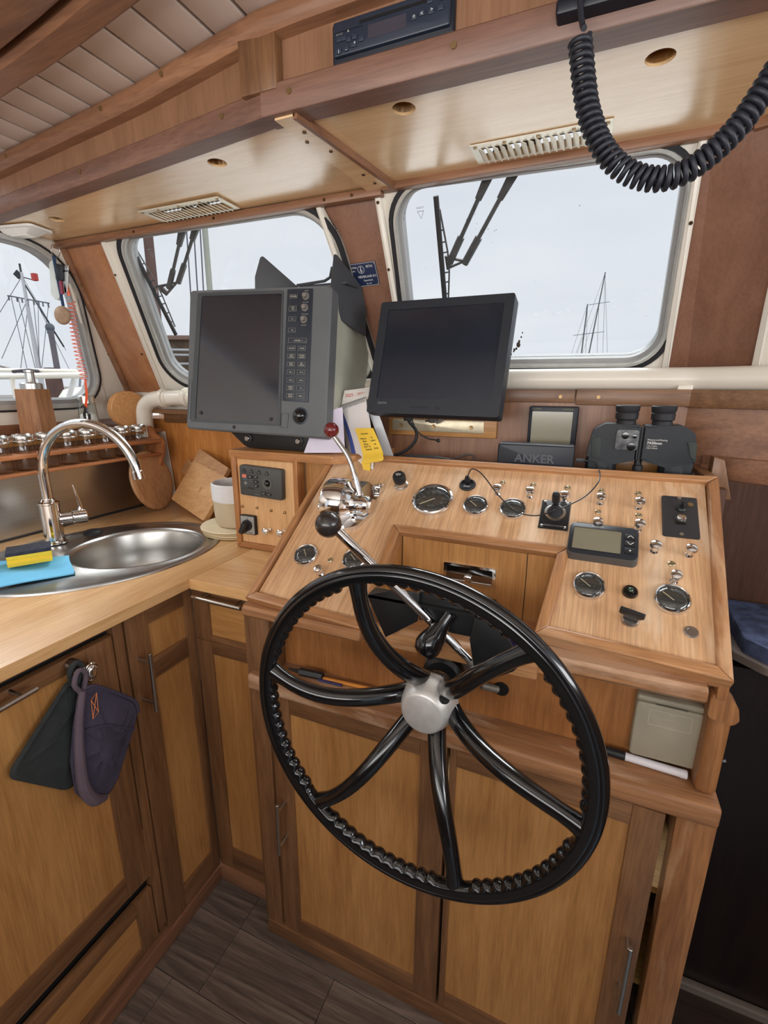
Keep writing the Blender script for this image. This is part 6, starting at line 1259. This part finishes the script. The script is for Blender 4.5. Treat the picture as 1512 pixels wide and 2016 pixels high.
g = G(); g.box((-7.49, 4.72, -1.5), (-7.33, 4.88, 1.645), .01); build('piling_post', g, WOODP, pg)
bp_ = root('tall_piling', (-4.46, 4.1, -1.5), 'tall rusty brown mooring pole behind the left windscreen', 'piling')
g = G(); g.cyl((-4.27, 3.90, -1.5), (-4.50, 4.16, 3.1), .055, .05, n=14); build('pole_shaft', g, WOODP, bp_)
gr = root('boat_guard_rail', (-2.3, 1.45, 1.0), 'white tubular guard rail of the boat outside the port window', 'railing')
g = G(); g.tube([(-3.6, .9, 1.43), (-2.549, 1.406, 1.423), (-2.134, 1.584, 1.432), (-1.9, 1.75, 1.432)], .014, 10); build('lower_tube', g, WHITE, gr)
g = G(); g.tube([(-3.6, .92, 1.455), (-2.552, 1.421, 1.452), (-2.223, 1.559, 1.449)], .009, 8); build('upper_tube', g, WHITE, gr)
g = G(); g.cyl((-2.43, 1.50, 1.05), (-2.21, 1.57, 1.50), .012, n=10); build('brace_tube', g, MW, gr)
g = G(); g.cyl((-2.50, 1.428, .9), (-2.50, 1.428, 1.425), .010, n=8); build('stanchion', g, WHITE, gr)
g = G(); g.tube([(-2.49, 1.43, 1.445), (-2.42, 1.46, 1.452), (-2.38, 1.48, 1.447)], .007, 6); build('rope_lashing', g, mat('rope_dark', (70, 66, 72), .9), gr)
slt = root('search_light', (-2.12, 1.62, 1.43), 'blue-grey searchlight on the rail behind the orange cord', 'lamp')
g = G(T((-2.17, 1.66, 1.50), (.8, .6, 0), (0, 0, 1))); g.prism(rpoly([(-.045, -.085), (.03, -.085), (.045, 0), (.03, .09), (-.02, .09)], .02, 4), -.03, .03, .01); build('lamp_shell', g, mat('searchlight_blue', (150, 162, 176), .25, .3, var=.2), slt)
for k, (x, y, s, lb) in enumerate(((-2.66, 1.86, 1, 'larger white dome fender outside, left of the orange cord'), (-2.42, 2.0, 1.05, 'white dome fender outside, right of the orange cord'))):
    fnd = root('fender', (x, y, 1.0), lb, 'fender', 'white fenders outside the port window')
    g = G(Matrix.Translation((x, y, .86))); g.lathe([(.10, 0), (.125, .1), (.128, .36), (.115, .45), (.08, .50), (.03, .515), (0, .516)], n=28); build('fender_body', g, mat('fender_white', (226, 226, 214), .45), fnd)
    g = G(); g.tube([(x, y, 1.37), (x + .02, y, 1.43), (x + .03, y - .01, 1.45)], .006, 6); build('fender_line', g, RIG, fnd)
# quay, moored boats
qy = root('quay', (-17, 10, -.5), 'pale concrete quay with dark fence seen low through the port window', 'quay')
g = G(T((-19, 10.2, 0), (.55, .83, 0), (-.83, .55, 0))); g.box((-12, -1, -1.5), (6, 5, 1.0)); build('quay_wall', g, mat('concrete_pale', (196, 190, 182), .9, var=.15, vscale=1), qy)
for k in range(14): g = G(T((-19, 10.2, 0), (.55, .83, 0), (-.83, .55, 0))); g.box((-11.5 + k * .8, -1, 1.0), (-11.42 + k * .8, -.9, 1.6)); build('fence_post', g, BLKM, qy)
g = G(T((-19, 10.2, 0), (.55, .83, 0), (-.83, .55, 0))); g.box((-11.5, -1, 1.56), (-1, -.92, 1.62)); g.box((-11.5, -1, 1.28), (-1, -.94, 1.32)); build('fence_rail', g, BLKM, qy)
def boat(name, p, yaw_, L, hullm, label):
    rt = root(name, p, label, 'boat'); M = Matrix.Translation(p) @ Matrix.Rotation(R(yaw_), 4, 'Z'); b = bmesh.new(); rows = []
    for i in range(9):
        u = i / 8; wd_ = L * .16 * (1 - max(0, (u - .45) / .55) ** 2.2) + .01; x = (u - .5) * L
        rows.append([b.verts.new((x, -wd_, .16 * L)), b.verts.new((x, -wd_ * .7, 0)), b.verts.new((x, 0, -.06 * L)), b.verts.new((x, wd_ * .7, 0)), b.verts.new((x, wd_, .16 * L))])
    for A, B in zip(rows, rows[1:]):
        for j in range(4): b.faces.new((A[j], A[j + 1], B[j + 1], B[j]))
        b.faces.new((A[4], A[0], B[0], B[4]))
    b.faces.new(rows[0]); g = G(); g._t(b, M); build('hull', g, hullm, rt)
    g = G(M); g.box((-.28 * L, -.1 * L, .16 * L), (.08 * L, .1 * L, .27 * L), .02 * L); build('cabin', g, WHITE, rt)
    g = G(M); g.box((-.24 * L, -.102 * L, .20 * L), (.05 * L, .102 * L, .245 * L)); build('cabin_windows', g, BLKM, rt); return rt
boat('moored_boat', (-15.5, 11.2, .3), 55, 4, mat('hull_blue', (70, 90, 130), .4), 'small blue-hulled moored boat beyond the fenders outside the port window')
rwb = root('striped_awning', (-24, 13, 1.5), 'red and white striped awning roof at the left edge of the port window', 'awning')
for k in range(7): g = G(T((-24.3, 13.3, 2.25), (.45, .85, -.28), (-.85, .45, 0))); g.box((-2.4, -.8 + k * .22, 0), (1.1, -.8 + k * .22 + .21, .04)); build('awning_strip', g, mat('awning_red', (196, 92, 90), .7) if k % 2 else WHITE, rwb)
# neighbouring boat deckhouse in the left windscreen
nb2 = root('neighbour_deckhouse', (-6.5, 6.4, .5), 'weathered brown wooden deckhouse of the neighbouring boat behind the left windscreen', 'boat'); M = T((-6.75, 6.37, 0), (.92, .37, 0), (-.37, .92, 0))
g = G(M); g.box((0, 0, 1.0), (1.6, 1.5, 2.16), .02); build('house_wall', g, mat('weathered_brown', (104, 86, 70), .8, var=.35, vscale=8), nb2)
g = G(M); g.box((-.06, -.08, 2.15), (1.7, 1.6, 2.22), .01); build('house_roof', g, mat('roof_pinkish', (156, 128, 112), .7), nb2)
g = G(M)
for z in (1.98, 1.90, 1.76): g.tube([(-.1, -.25, z), (1.6, -.25, z - .02)], .018, 6)
for x in (.0, .5, 1.0, 1.5): g.tube([(x, -.25, 1.0), (x, -.25, 1.98)], .014, 6)
build('pulpit_rail', g, MW, nb2)
g = G(M); g.box((-.1, -.3, .6), (1.7, 1.6, 1.62)); build('deck', g, mat('deck_cream', (206, 196, 172), .8, var=.3, vscale=12), nb2)
g = G(M)
for x, t_ in ((.40, 5.6), (.52, 5.6), (.62, 5.2)): g.cyl((x, .2, 2.2), (x + .1, .2, t_), .012, n=5)
build('halyards', g, RIG, nb2); g = G(M); g.cyl((.72, .3, 2.2), (.72, .3, 6.5), .05, n=10); build('pale_mast', g, mat('mast_cream', (206, 208, 190), .5), nb2)
# distant sailing yachts in the centre windscreen
def yacht(label, base, top, lean, sp, rig):
    rt = root('sailing_yacht', (base[0], base[1], -1.5), label, 'yacht', 'masts of distant yachts'); B_ = Vector(base); T_ = Vector(top)
    g = G(); g.cyl(B_ + (B_ - T_) * .6, T_, .10, .07, n=6); build('mast_pole', g, mat('mast_far', (108, 112, 112), .6), rt)
    for t, hw in sp:
        p = B_.lerp(T_, t); g = G(); g.cyl(p - Vector((hw, 0, .05)), p + Vector((hw, 0, .18)), .03, n=4); build('spreader', g, RIG, rt)
    for (ta, dx) in rig: g = G(); a = B_.lerp(T_, ta); g.cyl(a, (B_.x + dx, B_.y, B_.z - 2), .022, n=4); build('shroud', g, RIG, rt)
    return rt
yacht('taller distant yacht mast with two spreaders beyond the centre windscreen', (-.654, 68.1, 5.0), (.0 - .689 + .95, 71.2, 15.7), 0, [(.30, 1.3), (.64, 1.2)], [(1, -2.2), (1, 1.9), (.64, -1.3), (.64, 1.2), (.98, 2.6)])
yacht('shorter distant yacht mast left of the taller one', (-1.47, 67.8, 5.0), (-1.40, 69.5, 11.8), 0, [(.45, 1.25)], [(1, -1.8), (1, .7), (.45, -1.2)])
